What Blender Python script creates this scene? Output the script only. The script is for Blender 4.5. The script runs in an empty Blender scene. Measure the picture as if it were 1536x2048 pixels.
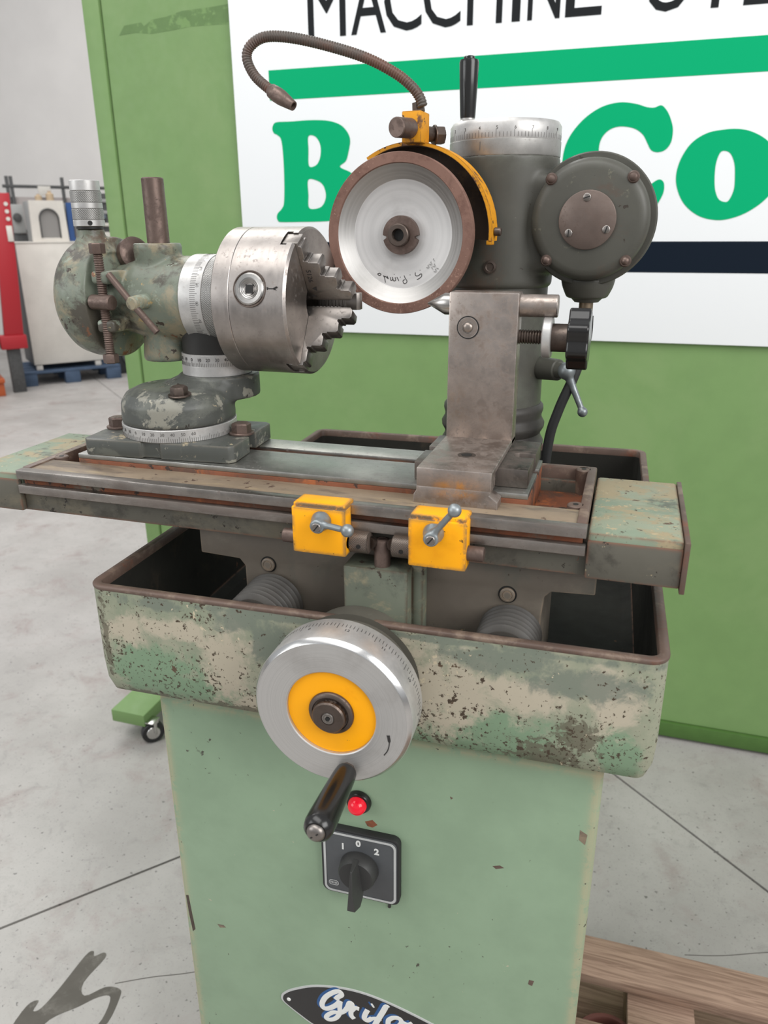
import bpy, bmesh, math, random
from mathutils import Vector, Matrix
random.seed(7)
PI = math.pi
S = 0.001                       # the scene is laid out in millimetres
scene = bpy.context.scene
COL = scene.collection

# ------------------------------------------------------------------ camera
def make_camera():
    p, r, y = math.radians(20.25), math.radians(-0.33), math.radians(17.57)
    fw = Vector((-math.sin(y)*math.cos(p), math.cos(y)*math.cos(p), -math.sin(p)))
    rt = Vector((math.cos(y), math.sin(y), 0)); up = rt.cross(fw)
    rt, up = math.cos(r)*rt + math.sin(r)*up, -math.sin(r)*rt + math.cos(r)*up
    cd = bpy.data.cameras.new('camera'); co = bpy.data.objects.new('camera', cd); COL.objects.link(co)
    m = Matrix((rt, up, -fw)).transposed().to_4x4(); m.translation = Vector((0, 0, 1.5))
    co.matrix_world = m
    cd.sensor_fit = 'VERTICAL'; cd.sensor_height = 36.0; cd.sensor_width = 27.0
    cd.lens = 1526.5/2048*36.0
    cd.clip_start = 0.01; cd.clip_end = 100
    cd.dof.use_dof = True; cd.dof.focus_distance = 0.86; cd.dof.aperture_fstop = 9.0
    scene.camera = co
make_camera()

# ------------------------------------------------------------------ light
scene.view_settings.view_transform = 'Standard'
scene.view_settings.look = 'None'
scene.view_settings.gamma = 1.0
scene.view_settings.use_curve_mapping = False
scene.view_settings.exposure = 0.0
w = bpy.data.worlds.new('hall_daylight'); scene.world = w; w.use_nodes = True
w.node_tree.nodes['Background'].inputs[0].default_value = (0.93, 0.96, 1.0, 1)
w.node_tree.nodes['Background'].inputs[1].default_value = 0.58

def area(name, loc, target, sx, sy, power, col=(1, 1, 1)):
    ld = bpy.data.lights.new(name, 'AREA'); ld.shape = 'RECTANGLE'; ld.size = sx; ld.size_y = sy
    ld.energy = power; ld.color = col
    o = bpy.data.objects.new(name, ld); COL.objects.link(o); o.location = loc
    o.rotation_euler = (Vector(target)-Vector(loc)).to_track_quat('-Z', 'Y').to_euler()
    return o
area('skylight', (-1.2, -0.6, 5.2), (-0.3, 1.2, 1.0), 5.0, 2.2, 130, (1, 0.99, 0.97))
area('skylight', (-4.0, 4.5, 5.5), (-4.0, 5.0, 0.0), 5.0, 3.0, 260, (1, 0.99, 0.97))
area('side_light', (-4.5, -2.5, 3.0), (-0.4, 1.0, 1.1), 3.0, 2.4, 80, (0.97, 0.99, 1.0))  # daylight from the hall windows, left behind the camera

area('side_light', (3.4, -1.0, 3.2), (0.5, 1.6, 0.3), 3.0, 2.4, 150, (1.0, 0.99, 0.98))  # fill light added at the right to lift the floor and saddle

# ------------------------------------------------------------------ mesh helpers (millimetres)
def nb(): return bmesh.new()
def basis(d, hint=None):
    d = Vector(d).normalized()
    h = Vector(hint) if hint else (Vector((0, 0, 1)) if abs(d.z) < 0.9 else Vector((1, 0, 0)))
    u = h.cross(d).normalized(); v = d.cross(u)
    return u, v, d
def add(bm, other):
    me = bpy.data.meshes.new('t'); other.to_mesh(me); bm.from_mesh(me); bpy.data.meshes.remove(me); other.free()
def box(bm, a, b, bev=0.0, seg=2, M=None):
    t = bmesh.new(); bmesh.ops.create_cube(t, size=1.0)
    c = (Vector(a)+Vector(b))/2; s = Vector(b)-Vector(a)
    for v in t.verts: v.co = Vector((v.co.x*s.x, v.co.y*s.y, v.co.z*s.z))+c
    if bev: bmesh.ops.bevel(t, geom=t.edges[:], offset=bev, segments=seg, profile=0.5, affect='EDGES', clamp_overlap=True)
    if M: t.transform(M)
    bmesh.ops.recalc_face_normals(t, faces=t.faces[:])
    add(bm, t); return bm
def lathe(bm, prof, o=(0, 0, 0), d=(0, 0, 1), seg=48, hint=None, cap=True):
    """prof = [(radius, height)...] from bottom to top along d; ends are capped"""
    u, v, d = basis(d, hint); o = Vector(o)
    uvl = bm.loops.layers.uv.verify()
    rings = []
    for r, h in prof:
        if r <= 1e-6: rings.append([bm.verts.new(o+d*h)])
        else: rings.append([bm.verts.new(o+d*h+(u*math.cos(2*PI*i/seg)+v*math.sin(2*PI*i/seg))*r) for i in range(seg)])
    hs = [0.0]
    for i in range(1, len(prof)): hs.append(hs[-1]+math.hypot(prof[i][0]-prof[i-1][0], prof[i][1]-prof[i-1][1]))
    rm = max(r for r, h in prof)
    def face(vs, uvs):
        try: f = bm.faces.new(vs)
        except ValueError: return
        for l, t in zip(f.loops, uvs): l[uvl].uv = t
    for k in range(len(rings)-1):
        A, B = rings[k], rings[k+1]
        for i in range(seg):
            j = (i+1) % seg; u0, u1 = i/seg*2*PI*rm*S, (i+1)/seg*2*PI*rm*S; h0, h1 = hs[k]*S, hs[k+1]*S
            if len(A) == 1 and len(B) == 1: continue
            if len(A) == 1: face([A[0], B[i], B[j]][::-1], [(u0, h0), (u0, h1), (u1, h1)][::-1])
            elif len(B) == 1: face([A[i], A[j], B[0]], [(u0, h0), (u1, h0), (u0, h1)])
            else: face([A[i], A[j], B[j], B[i]], [(u0, h0), (u1, h0), (u1, h1), (u0, h1)])
    if cap and len(rings[0]) > 1: face(rings[0][::-1], [(0, 0)]*seg)
    if cap and len(rings[-1]) > 1: face(rings[-1], [(0, 0)]*seg)
    return bm
def cyl(bm, a, b, r, r2=None, seg=32, ch=0.0):
    a, b = Vector(a), Vector(b); L = (b-a).length; r2 = r if r2 is None else r2
    if ch: prof = [(r-ch, 0), (r, ch), (r2, L-ch), (r2-ch, L)]
    else: prof = [(r, 0), (r2, L)]
    return lathe(bm, prof, a, b-a, seg)
def ball(bm, c, r, seg=20, sq=1.0):
    n = seg//2
    return lathe(bm, [(r*math.sin(PI*i/n), -r*sq*math.cos(PI*i/n)) for i in range(n+1)], c, (0, 0, 1), seg)
def catmull(pts, n=8, closed=False):
    P = [Vector(p) for p in pts]; out = []; N = len(P)
    rng = range(N) if closed else range(N-1)
    for i in rng:
        if closed: a, b, c, d = P[(i-1) % N], P[i], P[(i+1) % N], P[(i+2) % N]
        else: a, b, c, d = P[max(i-1, 0)], P[i], P[i+1], P[min(i+2, N-1)]
        for k in range(n):
            t = k/n
            out.append(0.5*((2*b)+(c-a)*t+(2*a-5*b+4*c-d)*t*t+(3*b-a-3*c+d)*t**3))
    if not closed: out.append(P[-1])
    return out
def tube(bm, pts, r, seg=12):
    P = [Vector(p) for p in pts]; n = len(P)
    R = r if isinstance(r, (list, tuple)) else [r]*n
    T = [(P[min(i+1, n-1)]-P[max(i-1, 0)]).normalized() for i in range(n)]
    u = basis(T[0])[0]; rings = []
    for i in range(n):
        u = (u-T[i]*u.dot(T[i])).normalized(); v = T[i].cross(u)
        rings.append([bm.verts.new(P[i]+(u*math.cos(2*PI*k/seg)+v*math.sin(2*PI*k/seg))*R[i]) for k in range(seg)])
    for i in range(n-1):
        for k in range(seg):
            j = (k+1) % seg
            bm.faces.new([rings[i][k], rings[i][j], rings[i+1][j], rings[i+1][k]])
    bm.faces.new(rings[0][::-1]); bm.faces.new(rings[-1]); return bm
def prism(bm, poly, o, u, v, w, bev=0.0):
    """2-D polygon in the plane (u, v) at o, extruded by the vector w"""
    t = bmesh.new(); o, u, v, w = Vector(o), Vector(u), Vector(v), Vector(w)
    A = [t.verts.new(o+u*p[0]+v*p[1]) for p in poly]; B = [t.verts.new(a.co+w) for a in A]
    t.faces.new(A); t.faces.new(B[::-1]); n = len(A)
    for i in range(n): t.faces.new([A[i], B[i], B[(i+1) % n], A[(i+1) % n]])
    bmesh.ops.recalc_face_normals(t, faces=t.faces[:])
    if bev: bmesh.ops.bevel(t, geom=t.edges[:], offset=bev, segments=2, profile=0.5, affect='EDGES', clamp_overlap=True)
    add(bm, t); return bm
def hull(bm, pts):
    t = bmesh.new()
    for p in pts: t.verts.new(p)
    r = bmesh.ops.convex_hull(t, input=t.verts[:])
    bmesh.ops.delete(t, geom=list({g for g in r['geom_interior'] if isinstance(g, bmesh.types.BMVert)}), context='VERTS')
    bmesh.ops.recalc_face_normals(t, faces=t.faces[:])
    add(bm, t); return bm
def circle(c, r, d=(0, 0, 1), n=32):
    u, v, d = basis(d); return [Vector(c)+(u*math.cos(2*PI*i/n)+v*math.sin(2*PI*i/n))*r for i in range(n)]
def rrect(w, h, r, n=6):
    out = []
    for cx, cy, a0 in ((w/2-r, h/2-r, 0), (-w/2+r, h/2-r, 90), (-w/2+r, -h/2+r, 180), (w/2-r, -h/2+r, 270)):
        for k in range(n+1):
            a = math.radians(a0+90*k/n); out.append((cx+r*math.cos(a), cy+r*math.sin(a)))
    return out
def hexbolt(bm, o, d, r=9, h=7, washer=0.0, wh=2.0):
    o = Vector(o); dn = Vector(d).normalized()
    if washer: lathe(bm, [(washer-0.5, 0), (washer, 0.5), (washer, wh-0.5), (washer-0.5, wh)], o, dn, 28); o = o+dn*wh
    lathe(bm, [(r, 0), (r, h-1.2), (r*0.9, h)], o, dn, 6)
    lathe(bm, [(r*0.8, h-0.3), (r*0.75, h+0.4), (0, h+0.5)], o, dn, 18)
def threaded(bm, a, b, r, pitch=2.0, seg=16):
    a, b = Vector(a), Vector(b); L = (b-a).length; n = max(2, int(L/pitch)); prof = []
    for i in range(n):
        prof += [(r*0.84, i*L/n), (r, (i+0.4)*L/n), (r, (i+0.6)*L/n)]
    prof.append((r*0.84, L)); return lathe(bm, prof, a, b-a, seg)
def bellows(bm, a, b, r, n=8, depth=5.0, seg=40):
    a, b = Vector(a), Vector(b); L = (b-a).length; prof = []
    for i in range(n):
        h = i*L/n; q = L/n
        prof += [(r-depth, h), (r-depth, h+q*0.12), (r-0.6, h+q*0.42), (r, h+q*0.56), (r-0.6, h+q*0.7)]
    prof.append((r-depth, L)); return lathe(bm, prof, a, b-a, seg)
def slotted(bm, o, d, r, h=1.6, ang=0.5):
    o = Vector(o); u, v, dn = basis(d)
    lathe(bm, [(r, 0), (r, h*0.6), (r*0.85, h)], o, dn, 20)
def slot_bar(bm, o, d, r, h, ang):
    u, v, dn = basis(d); o = Vector(o)+dn*(h-0.15); a = u*math.cos(ang)+v*math.sin(ang); b = dn.cross(a)
    prism(bm, [(-r*0.85, -r*0.12), (r*0.85, -r*0.12), (r*0.85, r*0.12), (-r*0.85, r*0.12)], o, a, b, dn*0.3)
def rotz(deg, c=(0, 0, 0)):
    c = Vector(c); return Matrix.Translation(c) @ Matrix.Rotation(math.radians(deg), 4, 'Z') @ Matrix.Translation(-c)
def curve_mesh(bm, loops, o, u, v, depth):
    """filled outline with holes (list of 2-D closed loops), thickness depth along u x v"""
    cu = bpy.data.curves.new('t', 'CURVE'); cu.dimensions = '2D'; cu.fill_mode = 'BOTH'; cu.extrude = depth/2
    for lp in loops:
        sp = cu.splines.new('POLY'); sp.points.add(len(lp)-1)
        for i, p in enumerate(lp): sp.points[i].co = (p[0], p[1], 0, 1)
        sp.use_cyclic_u = True
    from_curve(bm, cu, o, u, v, depth)
def from_curve(bm, cu, o, u, v, depth):
    ob = bpy.data.objects.new('t', cu); COL.objects.link(ob)
    dg = bpy.context.evaluated_depsgraph_get(); me = bpy.data.meshes.new_from_object(ob.evaluated_get(dg))
    bpy.data.objects.remove(ob); bpy.data.curves.remove(cu)
    u, v, o = Vector(u), Vector(v), Vector(o); wv = u.cross(v)
    for vt in me.vertices: vt.co = o+u*vt.co.x+v*vt.co.y+wv*(vt.co.z+depth/2)
    bm.from_mesh(me); bpy.data.meshes.remove(me)
def text(bm, s, o, u, v, size, depth=0.2, align='CENTER', xs=1.0, shear=0.0, offset=0.0):
    cu = bpy.data.curves.new('t', 'FONT'); cu.body = s; cu.size = size; cu.extrude = depth/2; cu.align_x = align
    cu.shear = shear; cu.offset = offset; cu.resolution_u = 3
    from_curve(bm, cu, o, Vector(u)*xs, v, depth)

ROOTM = {}
def obj(name, bm, mat, parent=None, smooth=38, M=None, label=None, kind=None, cat=None, group=None):
    if M: bm.transform(M)
    bm.transform(Matrix.Scale(S, 4))
    me = bpy.data.meshes.new(name); bm.to_mesh(me); bm.free()
    for p in me.polygons: p.use_smooth = True
    me.set_sharp_from_angle(angle=math.radians(smooth))
    if mat: me.materials.append(mat)
    o = bpy.data.objects.new(name, me); COL.objects.link(o)
    if parent:
        o.parent = parent
        if parent.name in ROOTM: o.matrix_parent_inverse = ROOTM[parent.name]
    if label: o['label'] = label
    if kind: o['kind'] = kind
    if cat: o['category'] = cat
    if group: o['group'] = group
    return o
def thing(name, loc, label, cat, group=None):
    o = bpy.data.objects.new(name, None); COL.objects.link(o); o.location = Vector(loc)*S
    o.empty_display_size = 0.05; o['label'] = label; o['category'] = cat
    if group: o['group'] = group
    ROOTM[o.name] = Matrix.Translation(-Vector(loc)*S)
    return o
def cast(o, voxel=2.0, it=6, fac=0.6):
    """melt overlapping primitives into one casting with soft fillets"""
    m = o.modifiers.new('melt', 'REMESH'); m.mode = 'VOXEL'; m.voxel_size = voxel*S; m.use_smooth_shade = True
    s = o.modifiers.new('fillet', 'SMOOTH'); s.factor = fac; s.iterations = it
    return o

# ------------------------------------------------------------------ materials
def lin(c):
    if isinstance(c, str): c = [int(c[i:i+2], 16)/255 for i in (0, 2, 4)]
    return tuple((x/12.92 if x <= 0.04045 else ((x+0.055)/1.055)**2.4) for x in c)+(1.0,)
class N:
    def __init__(s, name):
        s.m = bpy.data.materials.new(name); s.m.use_nodes = True; s.t = s.m.node_tree
        s.b = s.t.nodes['Principled BSDF']; s.tc = s.t.nodes.new('ShaderNodeTexCoord')
    def n(s, t, **k):
        x = s.t.nodes.new(t)
        for a, b in k.items(): setattr(x, a, b)
        return x
    def l(s, a, b): s.t.links.new(a, b)
    def val(s, x, sock):
        if hasattr(x, 'links') or isinstance(x, bpy.types.NodeSocket): s.l(x, sock)
        else: sock.default_value = x
    def co(s, kind='Object', stretch=(1, 1, 1), off=(0, 0, 0)):
        mp = s.n('ShaderNodeMapping'); s.l(s.tc.outputs[kind], mp.inputs[0])
        mp.inputs['Scale'].default_value = stretch; mp.inputs['Location'].default_value = off
        return mp.outputs[0]
    def noise(s, scale, detail=5, rough=0.6, dist=0.0, stretch=(1, 1, 1), off=(0, 0, 0)):
        x = s.n('ShaderNodeTexNoise'); s.l(s.co('Object', stretch, off), x.inputs['Vector'])
        x.inputs['Scale'].default_value = scale; x.inputs['Detail'].default_value = detail
        x.inputs['Roughness'].default_value = rough; x.inputs['Distortion'].default_value = dist
        return x.outputs[0]
    def step(s, x, lo, hi):
        m = s.n('ShaderNodeMapRange'); m.interpolation_type = 'SMOOTHSTEP'; s.l(x, m.inputs[0])
        m.inputs[1].default_value = lo; m.inputs[2].default_value = hi; return m.outputs[0]
    def math(s, op, a, b=0.0, clamp=False):
        m = s.n('ShaderNodeMath', operation=op, use_clamp=clamp); s.val(a, m.inputs[0]); s.val(b, m.inputs[1]); return m.outputs[0]
    def mix(s, f, a, b):
        m = s.n('ShaderNodeMix', data_type='RGBA'); s.val(f, m.inputs[0]); s.val(a, m.inputs[6]); s.val(b, m.inputs[7]); return m.outputs[2]
    def bump(s, h, strength=0.3, dist=0.001, nrm=None):
        b = s.n('ShaderNodeBump'); s.val(h, b.inputs['Height']); b.inputs['Strength'].default_value = strength
        b.inputs['Distance'].default_value = dist
        if nrm: s.l(nrm, b.inputs['Normal'])
        s.l(b.outputs[0], s.b.inputs['Normal']); return b.outputs[0]
    def edge(s, radius, lo=0.02, hi=0.12):
        b = s.n('ShaderNodeBevel', samples=4); b.inputs['Radius'].default_value = radius*S
        g = s.n('ShaderNodeNewGeometry'); d = s.n('ShaderNodeVectorMath', operation='DOT_PRODUCT')
        s.l(b.outputs[0], d.inputs[0]); s.l(g.outputs['Normal'], d.inputs[1])
        return s.step(s.math('SUBTRACT', 1.0, d.outputs['Value']), lo, hi)
    def out(s, col=None, rough=0.5, metal=0.0, spec=0.5):
        if col is not None: s.val(col, s.b.inputs['Base Color'])
        s.val(rough, s.b.inputs['Roughness']); s.val(metal, s.b.inputs['Metallic'])
        s.b.inputs['Specular IOR Level'].default_value = spec
        return s.m
def flat(name, c, rough=0.5, metal=0.0, spec=0.5, var=0.0, scale=30):
    k = N(name); col = lin(c)
    if var:
        f = k.noise(scale, 4); col = k.mix(k.step(f, 0.3, 0.7), tuple(x*(1-var) for x in col[:3])+(1,), tuple(min(1, x*(1+var)) for x in col[:3])+(1,))
    return k.out(col, rough, metal, spec)
def worn(name, base, layers, rough=0.55, chips=None, edge=None, spec=0.4, bump=0.25, var=0.08, metal=0.0):
    """paint with patches. layers: (colour, scale, lo, hi, stretch, offset); chips: (colour, scale, lo); edge: (colour, radius mm)"""
    k = N(name); c = lin(base)
    col = k.mix(k.step(k.noise(14, 5), 0.3, 0.7), tuple(x*(1-var) for x in c[:3])+(1,), tuple(x*(1+var) for x in c[:3])+(1,))
    hgt = None
    for cc, sc, lo, hi, st, of in layers:
        f = k.step(k.noise(sc, 8, 0.68, 0.3, st, of), lo, hi)
        col = k.mix(f, col, lin(cc)); hgt = f if hgt is None else k.math('ADD', hgt, f)
    if edge:
        cc, rad = edge
        f = k.math('MULTIPLY', k.edge(rad, 0.008, 0.07), k.step(k.noise(60, 5, 0.7), 0.34, 0.52), True)
        col = k.mix(f, col, lin(cc)); hgt = f if hgt is None else k.math('ADD', hgt, f)
    if chips:
        for cc, sc, lo in chips:
            f = k.step(k.math('ADD', k.noise(sc, 5, 0.65, 0.2, (1, 1, 1), (sc, 3, 1)), k.math('MULTIPLY', k.math('SUBTRACT', k.noise(9, 3, 0.6, 0, (1, 1, 1), (1, sc, 0)), 0.5), 0.35)), lo, lo+0.02)
            col = k.mix(f, col, lin(cc)); hgt = f if hgt is None else k.math('ADD', hgt, f)
    if hgt is not None:
        k.bump(k.math('ADD', k.math('MULTIPLY', hgt, -0.5), k.math('MULTIPLY', k.noise(160, 3), 0.35)), bump, 0.0006)
    else: k.bump(k.noise(160, 3), bump*0.5, 0.0005)
    r = k.math('ADD', k.math('MULTIPLY', k.noise(40, 4), 0.3), rough-0.15)
    return k.out(col, r, metal, spec)
def steel(name, base='9b958f', rough=0.34, rust=0.5, rustc='5b463c', rs=22, stretch=(1, 1, 1), metal=1.0, streak=None, bump=0.12, lo=0.52, hi=0.75, edge=False):
    k = N(name); c = lin(base)
    col = k.mix(k.step(k.noise(35, 5, 0.6), 0.3, 0.7), tuple(x*0.82 for x in c[:3])+(1,), tuple(min(1, x*1.12) for x in c[:3])+(1,))
    f = k.math('MULTIPLY', k.step(k.noise(rs, 9, 0.72, 0.4, stretch), lo, hi), rust)
    sp = k.math('MULTIPLY', k.step(k.noise(230, 4, 0.6), 0.58, 0.68), min(1, rust*0.8))
    f = k.math('MAXIMUM', f, sp)
    col = k.mix(f, col, lin(rustc))
    if edge: col = k.mix(k.math('MULTIPLY', k.edge(1.2, 0.02, 0.2), 0.7), col, lin('d8d4d0'))  # pale edge highlight mixed into the base colour
    r = k.math('ADD', k.math('MULTIPLY', f, 0.35), rough)
    if streak: r = k.math('ADD', r, k.math('MULTIPLY', k.noise(streak[0], 2, 0.5, 0, streak[1]), 0.22))
    k.bump(k.math('ADD', k.math('MULTIPLY', f, -0.4), k.math('MULTIPLY', k.noise(300, 2), 0.3)), bump, 0.0004)
    return k.out(col, r, k.math('MULTIPLY', k.math('SUBTRACT', 1.0, k.math('MULTIPLY', f, 0.75)), metal))
def knurl(name, base='b9b7b3', pitch=1.5):
    k = N(name); sep = k.n('ShaderNodeSeparateXYZ'); k.l(k.tc.outputs['UV'], sep.inputs[0])
    q = 2*PI/(pitch*S)
    a = k.math('SINE', k.math('MULTIPLY', k.math('ADD', sep.outputs[0], sep.outputs[1]), q))
    b = k.math('SINE', k.math('MULTIPLY', k.math('SUBTRACT', sep.outputs[0], sep.outputs[1]), q))
    h = k.math('MAXIMUM', a, b); f = k.step(h, -0.2, 0.75)
    k.bump(f, 1.0, 0.0006)
    return k.out(k.mix(k.math('MULTIPLY', f, 0.75), lin(base), lin('3a3835')), 0.4, 0.7)
def turned(name, base, centre, axis, rough=0.33, metal=1.0, freq=900):
    """faced metal: fine rings around an axis"""
    k = N(name); v = k.n('ShaderNodeVectorMath', operation='SUBTRACT'); k.l(k.tc.outputs['Object'], v.inputs[0])
    v.inputs[1].default_value = Vector(centre)*S
    m = k.n('ShaderNodeVectorMath', operation='MULTIPLY'); k.l(v.outputs[0], m.inputs[0])
    m.inputs[1].default_value = [0 if i == axis else 1 for i in range(3)]
    ln = k.n('ShaderNodeVectorMath', operation='LENGTH'); k.l(m.outputs[0], ln.inputs[0])
    nz = k.n('ShaderNodeTexNoise', noise_dimensions='1D'); k.l(ln.outputs['Value'], nz.inputs['W'])
    nz.inputs['Scale'].default_value = freq; nz.inputs['Detail'].default_value = 3
    c = lin(base); col = k.mix(k.step(nz.outputs[0], 0.3, 0.7), tuple(x*0.94 for x in c[:3])+(1,), tuple(min(1, x*1.04) for x in c[:3])+(1,))
    col = k.mix(k.math('MULTIPLY', k.step(k.noise(18, 6), 0.5, 0.75), 0.25), col, lin('6d645c'))
    k.bump(nz.outputs[0], 0.06, 0.0002)
    return k.out(col, k.math('ADD', k.math('MULTIPLY', nz.outputs[0], 0.15), rough), metal)

MT = {}
MT['cabinet'] = worn('cabinet_green_paint', '83987e', [('8a9f85', 3.2, 0.5, 0.75, (1, 1, 1), (0, 0, 0)), ('81957b', 5, 0.55, 0.8, (1, 1, 1), (4, 0, 0)), ('a89c84', 70, 0.72, 0.76, (1, 1, 0.6), (2, 1, 0))],
                     0.5, [('4c4a40', 110, 0.70), ('3f3a33', 26, 0.75), ('b3a992', 60, 0.73)], ('b39f80', 20), 0.35, 0.18, 0.05)
def tray_paint():
    k = N('tray_worn_green_paint'); o = k.co('Object')
    def blobs(lst, sc, off, lo, hi, amp=1.0):
        best = None
        for x, z, rx, rz in lst:
            v = k.n('ShaderNodeVectorMath', operation='SUBTRACT'); k.l(o, v.inputs[0]); v.inputs[1].default_value = (x*S, 0.62, z*S)
            m = k.n('ShaderNodeVectorMath', operation='MULTIPLY'); k.l(v.outputs[0], m.inputs[0]); m.inputs[1].default_value = (1/(rx*S), 0.0, 1/(rz*S))
            d = k.n('ShaderNodeVectorMath', operation='LENGTH'); k.l(m.outputs[0], d.inputs[0])
            f = k.math('SUBTRACT', 1.0, k.math('MULTIPLY', d.outputs['Value'], 0.5), True)
            best = f if best is None else k.math('MAXIMUM', best, f)
        n = k.math('MULTIPLY', k.math('SUBTRACT', k.noise(sc, 9, 0.72, 0.4, (1, 1, 1), off), 0.5), amp*1.6)
        return k.step(k.math('ADD', best, n), lo, hi)
    col = k.mix(k.step(k.noise(18, 8, 0.7), 0.35, 0.65), lin('868d78'), lin('989884'))
    col = k.mix(blobs([(-450, 1056, 56, 34), (-88, 1038, 88, 34), (26, 1040, 18, 34), (-395, 1042, 44, 20)], 30, (0, 0, 0), 0.36, 0.7), col, lin('788f74'))
    col = k.mix(blobs([(-420, 1112, 50, 14), (-366, 1074, 36, 55), (-330, 1030, 40, 20), (-146, 1090, 66, 46), (16, 1100, 26, 36), (-60, 1096, 44, 20), (-480, 1100, 24, 20)], 32, (3, 0, 1), 0.38, 0.7), col, lin('b0a794'))
    col = k.mix(k.math('MULTIPLY', blobs([(-440, 1138, 44, 9), (-352, 1132, 30, 16), (-310, 1110, 26, 30), (-90, 1130, 60, 15), (-10, 1114, 60, 16), (-215, 1142, 280, 5)], 34, (6, 0, 2), 0.4, 0.7), 0.8), col, lin('6c7469'))
    col = k.mix(k.math('MULTIPLY', blobs([(-34, 1030, 36, 26), (-8, 1060, 24, 18), (-470, 1020, 50, 6), (-350, 1022, 60, 6), (-506, 1085, 5, 50)], 90, (1, 0, 7), 0.5, 0.64, 1.5), 0.8), col, lin('5f5a4b'))
    hs = None
    for cc, sc, lo in (('463a2e', 130, 0.625), ('4a4234', 240, 0.615), ('5a4a3a', 60, 0.67), ('c2b69c', 120, 0.68)):
        f = k.step(k.math('ADD', k.noise(sc, 5, 0.65, 0.2, (1, 1, 1), (sc, 3, 1)), k.math('MULTIPLY', k.math('SUBTRACT', k.noise(10, 4, 0.6, 0, (1, 1, 1), (1, sc, 0)), 0.5), 0.4)), lo, lo+0.02)
        col = k.mix(f, col, lin(cc)); hs = f if hs is None else k.math('ADD', hs, f)
    f = k.math('MULTIPLY', k.edge(9, 0.01, 0.1), k.step(k.noise(70, 5, 0.7), 0.42, 0.56), True)
    col = k.mix(f, col, lin('5d4c3e'))
    k.bump(k.math('ADD', k.math('MULTIPLY', k.math('ADD', hs, f), -0.5), k.math('MULTIPLY', k.noise(160, 3), 0.35)), 0.4, 0.0006)
    return k.out(col, 0.55, 0, 0.3)
MT['tray'] = tray_paint()
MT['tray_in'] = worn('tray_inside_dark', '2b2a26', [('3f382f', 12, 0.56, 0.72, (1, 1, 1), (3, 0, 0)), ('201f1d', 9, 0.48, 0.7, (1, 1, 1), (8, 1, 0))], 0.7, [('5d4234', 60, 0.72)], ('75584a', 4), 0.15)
MT['rim'] = worn('bare_rusty_rim', '5d4c43', [('7b6a5c', 30, 0.5, 0.66, (1, 1, 1), (0, 0, 0)), ('6e4433', 22, 0.55, 0.7, (1, 1, 1), (5, 0, 0))], 0.5, None, None, 0.4, 0.3, 0.2)
MT['cast'] = worn('dark_grey_cast_paint', '545149', [('625d52', 9, 0.5, 0.7, (1, 1, 1), (0, 0, 0)), ('64655c', 13, 0.58, 0.7, (1, 1, 1), (2, 3, 0)), ('5a4a42', 24, 0.6, 0.74, (1, 1, 1), (7, 0, 2))],
                  0.5, [('b7a27a', 30, 0.77), ('44382f', 70, 0.70)], None, 0.4, 0.2, 0.1)
MT['head'] = worn('dark_green_grey_head_paint', '4d4c45', [('616459', 7, 0.5, 0.72, (1, 1, 1), (3, 1, 0)), ('56493f', 13, 0.54, 0.72, (1, 1, 1), (0, 5, 0)), ('6c6a5c', 26, 0.64, 0.7, (1, 1, 1), (2, 0, 1))],
                  0.45, [('8f8566', 26, 0.74), ('3a332c', 60, 0.70)], None, 0.45, 0.2, 0.1)
MT['table'] = worn('table_worn_grey_green', '5a574e', [('6a6456', 13, 0.52, 0.66, (0.8, 1, 1.4), (9, 1, 2)), ('45423b', 20, 0.5, 0.66, (1, 1, 1), (2, 0, 5)), ('a39473', 30, 0.66, 0.70, (0.7, 1, 1), (1, 0, 5))],
                   0.55, [('6a4838', 60, 0.68), ('332e28', 100, 0.64), ('a5967a', 80, 0.70)], ('7a5240', 5), 0.3, 0.35)
MT['endcover'] = worn('pale_green_end_paint', '7c8875', [('978a6e', 12, 0.49, 0.57, (0.8, 1, 1.6), (1, 5, 2)), ('89907c', 22, 0.5, 0.62, (1, 1, 1), (3, 2, 5)), ('5f6458', 22, 0.58, 0.68, (1, 1, 1), (2, 0, 5))],
                   0.55, [('5b4a3c', 70, 0.65), ('4b4337', 150, 0.66), ('a89a7c', 130, 0.66)], ('7c5c4a', 5), 0.3, 0.35)
MT['apron'] = worn('saddle_grey_brown', '6b6359', [('7a7266', 8, 0.5, 0.7, (1, 1, 1), (0, 0, 0)), ('5f5e55', 14, 0.5, 0.7, (1, 1, 1), (4, 0, 1))], 0.5, [('9a886c', 60, 0.74), ('4a4239', 80, 0.68)], ('8f7d6a', 3), 0.4, 0.2, 0.1)
MT['block'] = worn('nut_block_green', '666b5d', [('878069', 22, 0.52, 0.66, (1, 1, 1.6), (0, 2, 0)), ('4d5148', 14, 0.5, 0.66, (1, 1, 1), (4, 0, 1))], 0.5, [('b09e7d', 60, 0.70), ('3f382f', 80, 0.66)], ('544639', 5), 0.4, 0.25)
MT['rust'] = worn('rusty_trough', '7a4a34', [('5b4438', 24, 0.46, 0.62, (1, 1, 1), (0, 0, 0)), ('9a5a36', 32, 0.54, 0.66, (1, 1, 1), (3, 0, 1)), ('6d665a', 18, 0.6, 0.7, (1, 1, 1), (1, 6, 1))], 0.65, [('3c302a', 70, 0.62)], None, 0.3, 0.4, 0.2)
MT['railtop'] = worn('stained_channel', '857562', [('62564b', 26, 0.48, 0.62, (0.3, 1, 1), (0, 0, 0)), ('9c8a6c', 30, 0.55, 0.7, (0.3, 1, 1), (5, 0, 1))], 0.5, [('4c392f', 60, 0.66)], None, 0.4, 0.25, 0.15)
MT['ground'] = steel('ground_table_steel', 'a9a8a3', 0.3, 0.5, '71685f', 14, (0.4, 1, 1), streak=(60, (0.1, 6, 1)))
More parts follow.
